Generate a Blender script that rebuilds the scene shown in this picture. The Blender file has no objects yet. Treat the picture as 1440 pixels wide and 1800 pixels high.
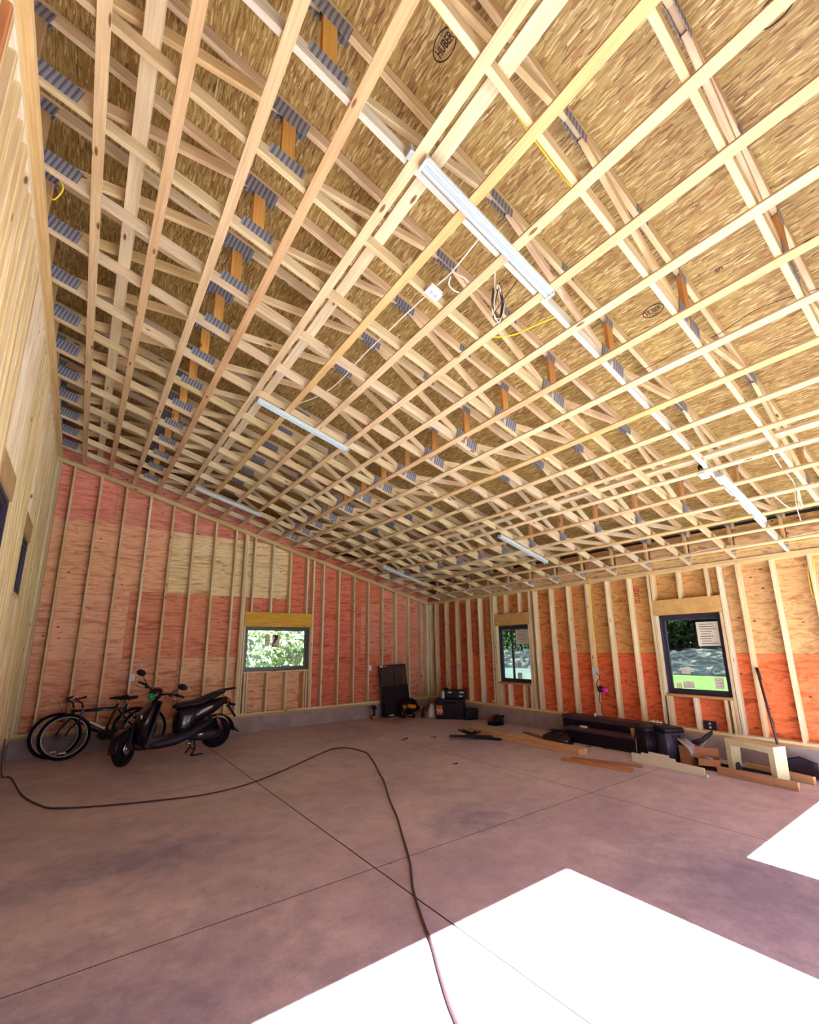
import bpy, bmesh, math, random
from mathutils import Vector, Matrix
random.seed(7)
SC = bpy.context.scene
COL = SC.collection

# ------------------------------------------------------------------ camera
F = 781.3; YAW = .6346; PIT = .2181; ROL = -.0123
CAM = Vector((.6624, -9.4829, 1.6089))
fw = Vector((math.sin(YAW) * math.cos(PIT), math.cos(YAW) * math.cos(PIT), math.sin(PIT)))
ri = Vector((math.cos(YAW), -math.sin(YAW), 0)); up = ri.cross(fw)
c_, s_ = math.cos(ROL), math.sin(ROL)
ri, up = c_ * ri + s_ * up, -s_ * ri + c_ * up
cd = bpy.data.cameras.new('camera'); cam = bpy.data.objects.new('camera', cd); COL.objects.link(cam)
cd.sensor_fit = 'VERTICAL'; cd.sensor_height = 24; cd.lens = F / 1800 * 24
cd.shift_x = -.83 / 1800; cd.shift_y = 64.76 / 1800; cd.clip_start = .02; cd.clip_end = 300
cam.matrix_world = Matrix(((ri.x, up.x, -fw.x, CAM.x), (ri.y, up.y, -fw.y, CAM.y), (ri.z, up.z, -fw.z, CAM.z), (0, 0, 0, 1)))
SC.camera = cam

# ------------------------------------------------------------------ light
SUN_ELEV = math.radians(40); SUN_E = 84; SKY_E = 3.2; EXPO = 0.12
world = bpy.data.worlds.new('World'); SC.world = world; world.use_nodes = True
wn = world.node_tree; bgn = wn.nodes['Background']
tcw = wn.nodes.new('ShaderNodeTexCoord'); sepw = wn.nodes.new('ShaderNodeSeparateXYZ'); rw = wn.nodes.new('ShaderNodeValToRGB')
wn.links.new(tcw.outputs['Generated'], sepw.inputs[0]); wn.links.new(sepw.outputs['Z'], rw.inputs[0]); wn.links.new(rw.outputs[0], bgn.inputs[0])
rw.color_ramp.elements[0].position = .0; rw.color_ramp.elements[0].color = (.80, .88, 1.0, 1)
rw.color_ramp.elements[1].position = .6; rw.color_ramp.elements[1].color = (.28, .40, 1.0, 1)
bgn.inputs[1].default_value = SKY_E
sl = bpy.data.lights.new('sun', 'SUN'); sun = bpy.data.objects.new('sun', sl); COL.objects.link(sun)
sl.energy = SUN_E; sl.angle = math.radians(.53); sl.color = (.81, .98, .90)
sun.rotation_euler = (math.radians(90) - SUN_ELEV, 0, 0)      # shines towards +y, coming in through the open garage doors
vs = SC.view_settings; vs.view_transform = 'Standard'; vs.look = 'None'; vs.gamma = 1; vs.exposure = EXPO
try: vs.use_curve_mapping = False
except Exception: pass
SC.cycles.max_bounces = 10; SC.cycles.diffuse_bounces = 4; SC.cycles.glossy_bounces = 3; SC.cycles.transparent_max_bounces = 12
SC.cycles.caustics_reflective = False; SC.cycles.caustics_refractive = False
SC.cycles.sample_clamp_indirect = 8
SC.cycles.use_denoising = True

# room measures
W = 8.2487; HL = 4.8947; SL = .2646; HR = 2.7347; YF = -10.4
TZ0 = HL + .1                                    # underside of the bottom chords at x = 0
A = math.atan(SL); SD = Vector((math.cos(A), 0, -math.sin(A))); SN = Vector((math.sin(A), 0, math.cos(A)))
HC = .2945; SILL = .3674
def zc(x, d=0): return TZ0 - SL * x + d
TY = [-(.4583 + .6096 * k) for k in range(17)]

# ------------------------------------------------------------------ materials
def mat(name):
    m = bpy.data.materials.new(name); m.use_nodes = True
    return m, m.node_tree, m.node_tree.nodes['Principled BSDF']
def nd(t, typ, **k):
    n = t.nodes.new(typ)
    for a, v in k.items():
        if a in n.inputs: n.inputs[a].default_value = v
        else: setattr(n, a, v)
    return n
def ramp(t, src, stops, interp='LINEAR'):
    r = t.nodes.new('ShaderNodeValToRGB'); r.color_ramp.interpolation = interp
    e = r.color_ramp.elements
    while len(e) < len(stops): e.new(.5)
    for i, (p, c) in enumerate(stops):
        e[i].position = p; e[i].color = c if len(c) == 4 else (*c, 1)
    t.links.new(src, r.inputs[0]); return r.outputs[0]
def mix(t, a, b, f, mode='MIX'):
    m = t.nodes.new('ShaderNodeMix'); m.data_type = 'RGBA'; m.blend_type = mode
    for s, v in ((m.inputs[6], a), (m.inputs[7], b), (m.inputs[0], f)):
        if isinstance(v, bpy.types.NodeSocket): t.links.new(v, s)
        elif isinstance(v, (int, float)): s.default_value = v
        else: s.default_value = (*v, 1) if len(v) == 3 else v
    return m.outputs[2]
def mapped(t, scale, loc=(0, 0, 0), rot=(0, 0, 0), rnd=True):
    tc = t.nodes.new('ShaderNodeTexCoord'); mp = t.nodes.new('ShaderNodeMapping')
    mp.inputs['Scale'].default_value = scale; mp.inputs['Rotation'].default_value = rot; mp.inputs['Location'].default_value = loc
    src = tc.outputs['Object']
    if rnd:
        oi = t.nodes.new('ShaderNodeObjectInfo'); mu = t.nodes.new('ShaderNodeVectorMath'); mu.operation = 'MULTIPLY_ADD'
        cb = t.nodes.new('ShaderNodeCombineXYZ')
        for k in range(3):
            mm = nd(t, 'ShaderNodeMath', operation='MULTIPLY'); mm.inputs[1].default_value = (17.3, 7.1, 11.9)[k]
            t.links.new(oi.outputs['Random'], mm.inputs[0]); t.links.new(mm.outputs[0], cb.inputs[k])
        ad = t.nodes.new('ShaderNodeVectorMath'); ad.operation = 'ADD'
        t.links.new(tc.outputs['Object'], ad.inputs[0]); t.links.new(cb.outputs[0], ad.inputs[1]); src = ad.outputs[0]
        t.nodes.remove(mu)
    t.links.new(src, mp.inputs[0]); return mp.outputs[0]
def noise(t, vec, scale, detail=4, rough=.55, dist=0):
    n = nd(t, 'ShaderNodeTexNoise'); n.inputs['Scale'].default_value = scale; n.inputs['Detail'].default_value = detail
    n.inputs['Roughness'].default_value = rough; n.inputs['Distortion'].default_value = dist
    t.links.new(vec, n.inputs['Vector']); return n
def bump(t, b, h, strength, dist=.01):
    n = nd(t, 'ShaderNodeBump'); n.inputs['Strength'].default_value = strength; n.inputs['Distance'].default_value = dist
    t.links.new(h, n.inputs['Height']); t.links.new(n.outputs[0], b.inputs['Normal'])

def knots(t, vec, thr, keep=.6):
    v = nd(t, 'ShaderNodeTexVoronoi'); v.inputs['Scale'].default_value = 1.0
    t.links.new(vec, v.inputs['Vector'])
    sp = t.nodes.new('ShaderNodeSeparateColor'); t.links.new(v.outputs['Color'], sp.inputs[0])
    r = ramp(t, v.outputs['Distance'], [(0, (1, 1, 1)), (thr * .7, (.85, .85, .85)), (thr, (0, 0, 0))])
    return mix(t, (0, 0, 0), r, ramp(t, sp.outputs[0], [(keep, (0, 0, 0)), (keep + .02, (1, 1, 1))]))

def lumber_mat(name, rough=.75, knot=(.16, .06, .025)):
    m, t, b = mat(name)
    oi = t.nodes.new('ShaderNodeObjectInfo')
    g = noise(t, mapped(t, (1.2, 38, 38)), 1.6, 5, .6, .3)
    g2 = noise(t, mapped(t, (.8, 5, 5)), 1.5, 3)
    c = mix(t, oi.outputs['Color'], ramp(t, g.outputs[0], [(.3, (.72, .62, .5)), (.7, (1.1, 1.08, 1.02))]), .75, 'MULTIPLY')
    c = mix(t, c, ramp(t, g2.outputs[0], [(.3, (.8, .66, .52)), (.65, (1.06, 1.05, 1.02))]), .6, 'MULTIPLY')
    k = knots(t, mapped(t, (3.4, 11, 11)), .15, .62)
    c = mix(t, c, knot, k)
    t.links.new(c, b.inputs['Base Color']); b.inputs['Roughness'].default_value = rough
    b.inputs['Specular IOR Level'].default_value = .25
    bump(t, b, g.outputs[0], .25, .002)
    return m
M_LUM = lumber_mat('sawn lumber')

def ply_mat():
    m, t, b = mat('fir plywood')
    oi = t.nodes.new('ShaderNodeObjectInfo')
    wv = mapped(t, (.55, 1, 3.4))
    w = noise(t, wv, 3.2, 5, .62, 1.6)
    f = noise(t, mapped(t, (2, 2, 70)), 2, 4)
    c = mix(t, oi.outputs['Color'], ramp(t, w.outputs[0], [(.30, (.50, .30, .24)), (.44, (.90, .78, .72)), (.56, (1.2, 1.25, 1.22)), (.68, (.84, .66, .56)), (.8, (1.1, 1.1, 1.1))]), .85, 'MULTIPLY')
    c = mix(t, c, ramp(t, f.outputs[0], [(.3, (.85, .78, .72)), (.7, (1.08, 1.06, 1.05))]), .7, 'MULTIPLY')
    k = knots(t, mapped(t, (5.2, 5.2, 8.5)), .13, .5)
    c = mix(t, c, (.12, .035, .02), k)
    t.links.new(c, b.inputs['Base Color']); b.inputs['Roughness'].default_value = .7
    b.inputs['Specular IOR Level'].default_value = .25
    bump(t, b, f.outputs[0], .2, .002)
    return m
M_PLY = ply_mat()

def osb_mat():
    m, t, b = mat('strand board')
    nz = noise(t, mapped(t, (1, 1, 1), rnd=False), 5, 2)
    def layer(rot, sc):
        v = nd(t, 'ShaderNodeTexVoronoi'); v.inputs['Scale'].default_value = 1
        mp = t.nodes.new('ShaderNodeMapping'); mp.inputs['Scale'].default_value = sc; mp.inputs['Rotation'].default_value = (0, 0, rot)
        tc = t.nodes.new('ShaderNodeTexCoord'); ad = t.nodes.new('ShaderNodeMix'); ad.data_type = 'RGBA'; ad.blend_type = 'LINEAR_LIGHT'; ad.inputs[0].default_value = .02
        t.links.new(tc.outputs['Object'], ad.inputs[6]); t.links.new(nz.outputs['Color'], ad.inputs[7])
        t.links.new(ad.outputs[2], mp.inputs[0]); t.links.new(mp.outputs[0], v.inputs['Vector'])
        sp = t.nodes.new('ShaderNodeSeparateColor'); t.links.new(v.outputs['Color'], sp.inputs[0])
        return sp.outputs
    P = [(0, (.16, .06, .015)), (.12, (.27, .15, .04)), (.35, (.34, .215, .065)), (.7, (.40, .275, .09)), (.9, (.52, .39, .16)), (1, (.68, .56, .29))]
    a = layer(.10, (12, 100, 1)); c2 = layer(.85, (11, 90, 1)); d = layer(-.6, (14, 115, 1)); e = layer(.35, (17, 55, 1))
    c = ramp(t, a[0], P)
    c = mix(t, c, ramp(t, c2[0], P), ramp(t, c2[1], [(.52, (0, 0, 0)), (.56, (1, 1, 1))]))
    c = mix(t, c, ramp(t, d[0], P), ramp(t, d[1], [(.58, (0, 0, 0)), (.62, (1, 1, 1))]))
    # thin strands whose direction changes from patch to patch
    sel = nd(t, 'ShaderNodeTexVoronoi'); sel.inputs['Scale'].default_value = 9; t.links.new(mapped(t, (1, 1, 0), rnd=False), sel.inputs['Vector'])
    ss = t.nodes.new('ShaderNodeSeparateColor'); t.links.new(sel.outputs['Color'], ss.inputs[0])
    st = None
    for q, rot in enumerate((.05, .55, 1.1, -.45)):
        nn = noise(t, mapped(t, (8, 140, 1), rot=(0, 0, rot), rnd=False), 1, 3, .6, .4)
        r_ = ramp(t, nn.outputs[0], [(.30, (.42, .30, .22)), (.42, (.95, .92, .88)), (.56, (1, 1, 1)), (.68, (1.45, 1.5, 1.6))])
        st = r_ if st is None else mix(t, st, r_, ramp(t, ss.outputs[0], [(q * .25, (0, 0, 0)), (q * .25 + .04, (1, 1, 1))]))
    c = mix(t, c, st, .62, 'MULTIPLY')
    c = mix(t, c, (.30, .13, .04), ramp(t, e[1], [(.955, (0, 0, 0)), (.965, (.8, .8, .8))]))
    big = noise(t, mapped(t, (1, 1, 1), rnd=False), 1.3, 3)
    c = mix(t, c, ramp(t, big.outputs[0], [(.35, (.86, .8, .74)), (.65, (1.05, 1.05, 1))]), .8, 'MULTIPLY')
    br = nd(t, 'ShaderNodeTexBrick'); br.inputs['Scale'].default_value = 1; br.inputs['Mortar Size'].default_value = .003
    br.inputs['Brick Width'].default_value = 2.44; br.inputs['Row Height'].default_value = 1.22; br.inputs['Mortar Smooth'].default_value = .2
    t.links.new(mapped(t, (1, 1, 1), rot=(0, 0, math.pi / 2), loc=(.4, .28, 0), rnd=False), br.inputs['Vector'])
    c = mix(t, c, (.1, .05, .02), br.outputs['Fac'])
    t.links.new(c, b.inputs['Base Color']); b.inputs['Roughness'].default_value = .6
    bump(t, b, d[0], .25, .003)
    return m
M_OSB = osb_mat()

def nd_scale(t, s, k):
    n = nd(t, 'ShaderNodeMath', operation='MULTIPLY'); n.inputs[1].default_value = k; t.links.new(s, n.inputs[0]); return n.outputs[0]
def conc_mat(name, base, dark, joints):
    m, t, b = mat(name)
    v = mapped(t, (1, 1, 1), rnd=False)
    n1 = noise(t, v, .7, 6, .62, .4); n2 = noise(t, v, 5, 6, .7); n3 = noise(t, v, 60, 3, .6)
    c = ramp(t, n1.outputs[0], [(.3, dark), (.62, base)])
    c = mix(t, c, ramp(t, n2.outputs[0], [(.3, (.72, .68, .7)), (.62, (1.06, 1.05, 1.04))]), .7, 'MULTIPLY')
    c = mix(t, c, ramp(t, n3.outputs[0], [(.3, (.82, .82, .82)), (.6, (1.04, 1.04, 1.04))]), .6, 'MULTIPLY')
    if joints:
        sp = t.nodes.new('ShaderNodeSeparateXYZ'); t.links.new(v, sp.inputs[0]); last = None
        wob = nd(t, 'ShaderNodeMath', operation='MULTIPLY_ADD'); wob.inputs[1].default_value = .012; wob.inputs[2].default_value = -.006
        t.links.new(noise(t, v, 3, 2).outputs[0], wob.inputs[0])
        for ax, p, wd in ((0, 2.66, .006), (0, 5.5, .004), (1, -6.28, .004), (1, -3.2, .003)):
            s1 = nd(t, 'ShaderNodeMath', operation='SUBTRACT'); s1.inputs[1].default_value = p; t.links.new(sp.outputs[ax], s1.inputs[0])
            s0 = nd(t, 'ShaderNodeMath', operation='ADD'); t.links.new(s1.outputs[0], s0.inputs[0]); t.links.new(wob.outputs[0], s0.inputs[1])
            s2 = nd(t, 'ShaderNodeMath', operation='ABSOLUTE'); t.links.new(s0.outputs[0], s2.inputs[0])
            s3 = nd(t, 'ShaderNodeMath', operation='LESS_THAN'); s3.inputs[1].default_value = wd; t.links.new(s2.outputs[0], s3.inputs[0])
            if last is None: last = s3.outputs[0]
            else:
                mx = nd(t, 'ShaderNodeMath', operation='MAXIMUM'); t.links.new(last, mx.inputs[0]); t.links.new(s3.outputs[0], mx.inputs[1]); last = mx.outputs[0]
        # blotchy dark dust stains, also painted-in shade on the near floor: one by the second doorway, one on the high side of the first
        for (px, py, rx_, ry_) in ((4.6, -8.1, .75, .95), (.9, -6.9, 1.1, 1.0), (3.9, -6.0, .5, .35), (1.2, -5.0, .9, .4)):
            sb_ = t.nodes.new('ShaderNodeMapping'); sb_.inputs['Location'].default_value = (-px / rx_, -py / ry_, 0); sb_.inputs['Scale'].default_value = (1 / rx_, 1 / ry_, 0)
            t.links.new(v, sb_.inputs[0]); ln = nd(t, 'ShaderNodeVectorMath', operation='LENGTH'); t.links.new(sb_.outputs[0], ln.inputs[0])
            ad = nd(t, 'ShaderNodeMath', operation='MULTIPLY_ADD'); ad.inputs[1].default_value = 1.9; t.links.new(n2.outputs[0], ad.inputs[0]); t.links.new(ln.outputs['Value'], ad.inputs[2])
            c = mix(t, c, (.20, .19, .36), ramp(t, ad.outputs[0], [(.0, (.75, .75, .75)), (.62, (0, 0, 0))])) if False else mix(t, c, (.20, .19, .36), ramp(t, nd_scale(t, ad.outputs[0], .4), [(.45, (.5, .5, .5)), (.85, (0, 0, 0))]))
        c = mix(t, c, (.05, .03, .04), last)
        # scattered dark crumbs and scuffs
        vv = nd(t, 'ShaderNodeTexVoronoi'); vv.inputs['Scale'].default_value = 2.3; t.links.new(v, vv.inputs['Vector'])
        c = mix(t, c, (.06, .035, .05), ramp(t, vv.outputs['Distance'], [(0, (1, 1, 1)), (.02, (.9, .9, .9)), (.03, (0, 0, 0))]))
    t.links.new(c, b.inputs['Base Color'])
    b.inputs['Roughness'].default_value = .68; b.inputs['Specular IOR Level'].default_value = .25
    bump(t, b, n2.outputs[0], .15, .004)
    return m
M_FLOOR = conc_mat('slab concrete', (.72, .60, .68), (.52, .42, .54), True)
M_CURB = conc_mat('stem wall concrete', (.46, .38, .38), (.28, .22, .24), False)

def plain(name, col, rough=.5, metal=0, coat=0, alpha=1, spec=.5, var=0):
    m, t, b = mat(name)
    if var:
        n = noise(t, mapped(t, (1, 1, 1)), 9, 4)
        c = mix(t, col, ramp(t, n.outputs[0], [(.3, (1 - var,) * 3), (.7, (1 + var * .4,) * 3)]), 1, 'MULTIPLY')
        t.links.new(c, b.inputs['Base Color'])
    else: b.inputs['Base Color'].default_value = (*col, 1)
    b.inputs['Roughness'].default_value = rough; b.inputs['Metallic'].default_value = metal
    b.inputs['Coat Weight'].default_value = coat; b.inputs['Alpha'].default_value = alpha
    b.inputs['Specular IOR Level'].default_value = spec
    return m
M_BLK = plain('black plastic', (.011, .005, .014), .5, var=.3, spec=.3)
M_GLOSSBLK = plain('gloss black paint', (.008, .004, .011), .25, coat=.25, spec=.35)
M_RUB = plain('tyre rubber', (.007, .004, .010), .85, var=.3, spec=.2)
M_DGREY = plain('charcoal plastic', (.022, .015, .030), .5, var=.3, spec=.3)
M_STEEL = plain('bright steel', (.62, .62, .64), .25, 1)
M_WHITE = plain('white enamel', (.62, .68, .72), .35)
M_WHITEP = plain('white plastic', (.80, .80, .80), .4)
M_LEN = plain('lamp diffuser', (.42, .50, .54), .25)
M_GREY = plain('grey plastic', (.42, .43, .46), .5)
M_RED = plain('red paint', (.26, .008, .02), .3, coat=.2)
M_YEL = plain('yellow tool plastic', (.80, .33, .02), .45)
M_YCAB = plain('yellow cable sheath', (.85, .62, .03), .5)
M_WCAB = plain('white cable sheath', (.86, .80, .68), .5)
M_DCAB = plain('dark cable sheath', (.05, .02, .03), .6)
M_GREENC = plain('extension cord rubber', (.075, .035, .05), .55)
M_ORANGE = plain('orange paint', (.55, .10, .03), .4)
M_BLUEP = plain('dark blue paint', (.03, .045, .13), .2, coat=.6)
M_PINK = plain('magenta plastic', (.75, .02, .45), .4)
M_CARD = plain('cardboard', (.45, .20, .10), .8, var=.2)
M_CUP = plain('kraft paper cup', (.55, .36, .28), .7)
M_PAPER = plain('printed paper', (.74, .68, .58), .8, var=.15)
M_INK = plain('stamp ink', (.035, .015, .015), .8)
M_REDINK = plain('red ink', (.35, .02, .03), .8)
M_FOIL = plain('crumpled foil', (.75, .75, .78), .3, .9)
M_TRIM = plain('cream trim board', (.84, .78, .58), .55, var=.06)
M_PTWOOD = plain('raw bench wood', (.68, .62, .38), .7, var=.15)
M_BAG = plain('thin white bag plastic', (.6, .56, .6), .35, var=.1)
M_FABRIC = plain('grey cloth', (.40, .36, .40), .9, var=.3)
M_GREEN = plain('green emblem', (.04, .45, .10), .3)
M_FRAME = plain('window frame vinyl', (.030, .024, .055), .35)
M_RIM = plain('brushed rim', (.36, .34, .38), .35, .7)
M_REFL = plain('reflector strip', (.85, .80, .82), .2)
M_SAND = plain('spray bottle plastic', (.55, .55, .62), .3)
M_DBRN = plain('dark stained board', (.07, .035, .045), .6, var=.3)

def plate_mat():
    m, t, b = mat('galvanised nail plate')
    v = mapped(t, (1, 1, 1), rnd=False)
    w = nd(t, 'ShaderNodeTexWave'); w.inputs['Scale'].default_value = 9.5; w.bands_direction = 'X'; w.inputs['Distortion'].default_value = .6
    w.inputs['Detail'].default_value = 1; t.links.new(v, w.inputs['Vector'])
    c = ramp(t, w.outputs['Fac'], [(.25, (.15, .15, .20)), (.55, (.34, .34, .41))])
    t.links.new(c, b.inputs['Base Color']); b.inputs['Roughness'].default_value = .5; b.inputs['Metallic'].default_value = .25
    bump(t, b, w.outputs['Fac'], .5, .004)
    return m
M_PLATE = plate_mat()

def glass_mat():
    m, t, b = mat('window glass')
    tr = t.nodes.new('ShaderNodeBsdfTransparent'); gl = t.nodes.new('ShaderNodeBsdfGlossy'); gl.inputs['Roughness'].default_value = .02
    tr.inputs[0].default_value = (.56, .57, .54, 1)
    fr = t.nodes.new('ShaderNodeFresnel'); fr.inputs[0].default_value = 1.4; mx = t.nodes.new('ShaderNodeMixShader')
    t.links.new(fr.outputs[0], mx.inputs[0]); t.links.new(tr.outputs[0], mx.inputs[1]); t.links.new(gl.outputs[0], mx.inputs[2])
    t.links.new(mx.outputs[0], t.nodes['Material Output'].inputs[0])
    return m
M_GLASS = glass_mat()
def mesh_screen_mat():
    m, t, b = mat('insect screen mesh')
    tr = t.nodes.new('ShaderNodeBsdfTransparent'); mx = t.nodes.new('ShaderNodeMixShader'); mx.inputs[0].default_value = .52
    b.inputs['Base Color'].default_value = (.02, .012, .02, 1); b.inputs['Roughness'].default_value = .7
    t.links.new(tr.outputs[0], mx.inputs[1]); t.links.new(b.outputs[0], mx.inputs[2]); t.links.new(mx.outputs[0], t.nodes['Material Output'].inputs[0])
    return m
M_SCREEN = mesh_screen_mat()

LUMC = [(.86, .75, .56), (.83, .72, .54), (.88, .80, .64), (.82, .66, .46), (.87, .76, .54), (.78, .60, .42), (.90, .83, .68)]
STRC = [(.72, .56, .36), (.72, .53, .33), (.75, .59, .39), (.68, .46, .27), (.76, .62, .42), (.72, .52, .26)]

# ------------------------------------------------------------------ mesh helpers
class MB:
    def __init__(s): s.v = []; s.f = []; s.sm = []
    def add(s, v, f, smooth=False):
        o = len(s.v); s.v += [tuple(p) for p in v]; s.f += [tuple(i + o for i in q) for q in f]; s.sm += [smooth] * len(f); return s
    def box(s, a, b):
        x0, y0, z0 = a; x1, y1, z1 = b
        return s.add([(x0, y0, z0), (x1, y0, z0), (x1, y1, z0), (x0, y1, z0), (x0, y0, z1), (x1, y0, z1), (x1, y1, z1), (x0, y1, z1)],
                     [(0, 3, 2, 1), (4, 5, 6, 7), (0, 1, 5, 4), (1, 2, 6, 5), (2, 3, 7, 6), (3, 0, 4, 7)])
    def beam(s, L, w, h, c=.003):                      # along +x from 0, chamfered
        w2, h2 = w / 2, h / 2; c = min(c, w2 * .4, h2 * .4)
        ring = [(-w2 + c, -h2), (w2 - c, -h2), (w2, -h2 + c), (w2, h2 - c), (w2 - c, h2), (-w2 + c, h2), (-w2, h2 - c), (-w2, -h2 + c)]
        v = [(0, y, z) for y, z in ring] + [(L, y, z) for y, z in ring]
        f = [(i, (i + 1) % 8, 8 + (i + 1) % 8, 8 + i) for i in range(8)] + [tuple(range(7, -1, -1)), tuple(range(8, 16))]
        return s.add(v, f)
    def prism(s, pts, a, b, axis='y'):                 # outline in the plane across axis
        n = len(pts)
        def P(p, h): return {'y': (p[0], h, p[1]), 'x': (h, p[0], p[1]), 'z': (p[0], p[1], h)}[axis]
        v = [P(p, a) for p in pts] + [P(p, b) for p in pts]
        return s.add(v, [(i, (i + 1) % n, n + (i + 1) % n, n + i) for i in range(n)] + [tuple(range(n - 1, -1, -1)), tuple(range(n, 2 * n))])
    def tube(s, pts, r, n=8, closed=False, cap=True):
        pts = [Vector(p) for p in pts]; m = len(pts); rr = r if isinstance(r, (list, tuple)) else [r] * m
        prev = None; v = []
        for i, p in enumerate(pts):
            if closed: d = pts[(i + 1) % m] - pts[i - 1]
            else: d = pts[min(i + 1, m - 1)] - pts[max(i - 1, 0)]
            d = d.normalized() if d.length > 1e-9 else Vector((0, 0, 1))
            if prev is None:
                a = Vector((0, 0, 1)) if abs(d.z) < .9 else Vector((0, 1, 0)); u = d.cross(a).normalized()
            else: u = (prev - d * prev.dot(d)).normalized()
            prev = u; w = d.cross(u)
            v += [p + (u * math.cos(2 * math.pi * k / n) + w * math.sin(2 * math.pi * k / n)) * rr[i] for k in range(n)]
        f = []
        for i in range(m if closed else m - 1):
            j = (i + 1) % m
            f += [(i * n + k, i * n + (k + 1) % n, j * n + (k + 1) % n, j * n + k) for k in range(n)]
        if cap and not closed: f += [tuple(range(n - 1, -1, -1)), tuple((m - 1) * n + k for k in range(n))]
        return s.add(v, f, True)
    def lathe(s, prof, n=20, M=None):                  # profile (r, z) about z, M places it
        v = []; M = M or Matrix()
        for r, z in prof: v += [M @ Vector((r * math.cos(2 * math.pi * k / n), r * math.sin(2 * math.pi * k / n), z)) for k in range(n)]
        f = []
        for i in range(len(prof) - 1): f += [(i * n + k, i * n + (k + 1) % n, (i + 1) * n + (k + 1) % n, (i + 1) * n + k) for k in range(n)]
        f += [tuple(range(n - 1, -1, -1)), tuple((len(prof) - 1) * n + k for k in range(n))]
        return s.add(v, f, True)
    def loft(s, secs, n=16, e=2.6):                    # secs: (centre, axis u * half, axis v * half)
        v = []
        for c, u, w in secs:
            c, u, w = Vector(c), Vector(u), Vector(w)
            for k in range(n):
                a = 2 * math.pi * k / n; ca, sa = math.cos(a), math.sin(a)
                v.append(c + u * (abs(ca) ** (2 / e) * (1 if ca >= 0 else -1)) + w * (abs(sa) ** (2 / e) * (1 if sa >= 0 else -1)))
        f = []
        for i in range(len(secs) - 1): f += [(i * n + k, i * n + (k + 1) % n, (i + 1) * n + (k + 1) % n, (i + 1) * n + k) for k in range(n)]
        f += [tuple(range(n - 1, -1, -1)), tuple((len(secs) - 1) * n + k for k in range(n))]
        return s.add(v, f, True)
    def blob(s, c, r, seed=0, amp=.15, nu=14, nv=9, flat=None):
        rnd = random.Random(seed); ph = [rnd.uniform(0, 6.28) for _ in range(6)]
        v = []; c = Vector(c)
        for j in range(nv + 1):
            th = math.pi * j / nv
            for k in range(nu):
                a = 2 * math.pi * k / nu
                q = 1 + amp * (math.sin(3 * a + ph[0] + 2 * th) * .5 + math.sin(5 * th + ph[1] + a) * .4 + math.sin(7 * a + ph[2]) * .3)
                p = Vector((math.sin(th) * math.cos(a) * r[0] * q, math.sin(th) * math.sin(a) * r[1] * q, math.cos(th) * r[2] * q)) + c
                if flat is not None and p.z < flat: p.z = flat
                v.append(p)
        f = [(j * nu + k, (j + 1) * nu + k, (j + 1) * nu + (k + 1) % nu, j * nu + (k + 1) % nu) for j in range(nv) for k in range(nu)]
        return s.add(v, f, True)
    def build(s, name, m, parent=None, bevel=0, mx=None, color=None):
        me = bpy.data.meshes.new(name); me.from_pydata(s.v, [], s.f); me.validate()
        for p, q in zip(me.polygons, s.sm): p.use_smooth = q
        bmh = bmesh.new(); bmh.from_mesh(me); bmesh.ops.recalc_face_normals(bmh, faces=bmh.faces); bmh.to_mesh(me); bmh.free()
        me.materials.append(m)
        o = bpy.data.objects.new(name, me); COL.objects.link(o)
        if parent is not None: o.parent = parent
        if mx is not None: o.matrix_local = mx
        if color: o.color = (*color, 1)
        if bevel:
            b = o.modifiers.new('edge', 'BEVEL'); b.width = bevel; b.segments = 2; b.limit_method = 'ANGLE'
        return o
def tag(o, label=None, cat=None, group=None, kind=None):
    if label: o['label'] = label
    if cat: o['category'] = cat
    if group: o['group'] = group
    if kind: o['kind'] = kind
    return o
def empty(name, loc=(0, 0, 0), rz=0, label=None, cat=None, group=None, kind=None):
    o = bpy.data.objects.new(name, None); COL.objects.link(o); o.location = loc; o.rotation_euler = (0, 0, rz); o.empty_display_size = .1
    return tag(o, label, cat, group, kind)
def frame(p0, p1, upv=(0, 0, 1)):
    p0, p1 = Vector(p0), Vector(p1); x = (p1 - p0).normalized(); u = Vector(upv); y = u.cross(x)
    if y.length < 1e-4: y = Vector((0, 1, 0)).cross(x)
    y.normalize(); z = x.cross(y)
    return Matrix(((x.x, y.x, z.x, p0.x), (x.y, y.y, z.y, p0.y), (x.z, y.z, z.z, p0.z), (0, 0, 0, 1))), (p1 - p0).length
def board(name, p0, p1, w, h, parent=None, upv=(0, 0, 1), cols=LUMC, m=None, color=None, c=.003):
    """a sawn board from p0 to p1 (centre line), w across, h along upv"""
    mx, L = frame(p0, p1, upv)
    col = color or random.choice(cols); k = random.uniform(.92, 1.05)
    return MB().beam(L, w, h, c).build(name, m or M_LUM, parent, mx=mx, color=tuple(min(1, q * k) for q in col))
ORD = ['first', 'second', 'third', 'fourth', 'fifth', 'sixth', 'seventh', 'eighth', 'ninth', 'tenth', 'eleventh', 'twelfth', 'thirteenth', 'fourteenth', 'fifteenth', 'sixteenth', 'seventeenth', 'eighteenth', 'nineteenth', 'twentieth']

# ------------------------------------------------------------------ floor and stem walls
fl = MB().box((-.16, YF - .15, -.2), (W + .16, .16, 0)).build('floor', M_FLOOR); tag(fl, kind='structure')

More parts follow.
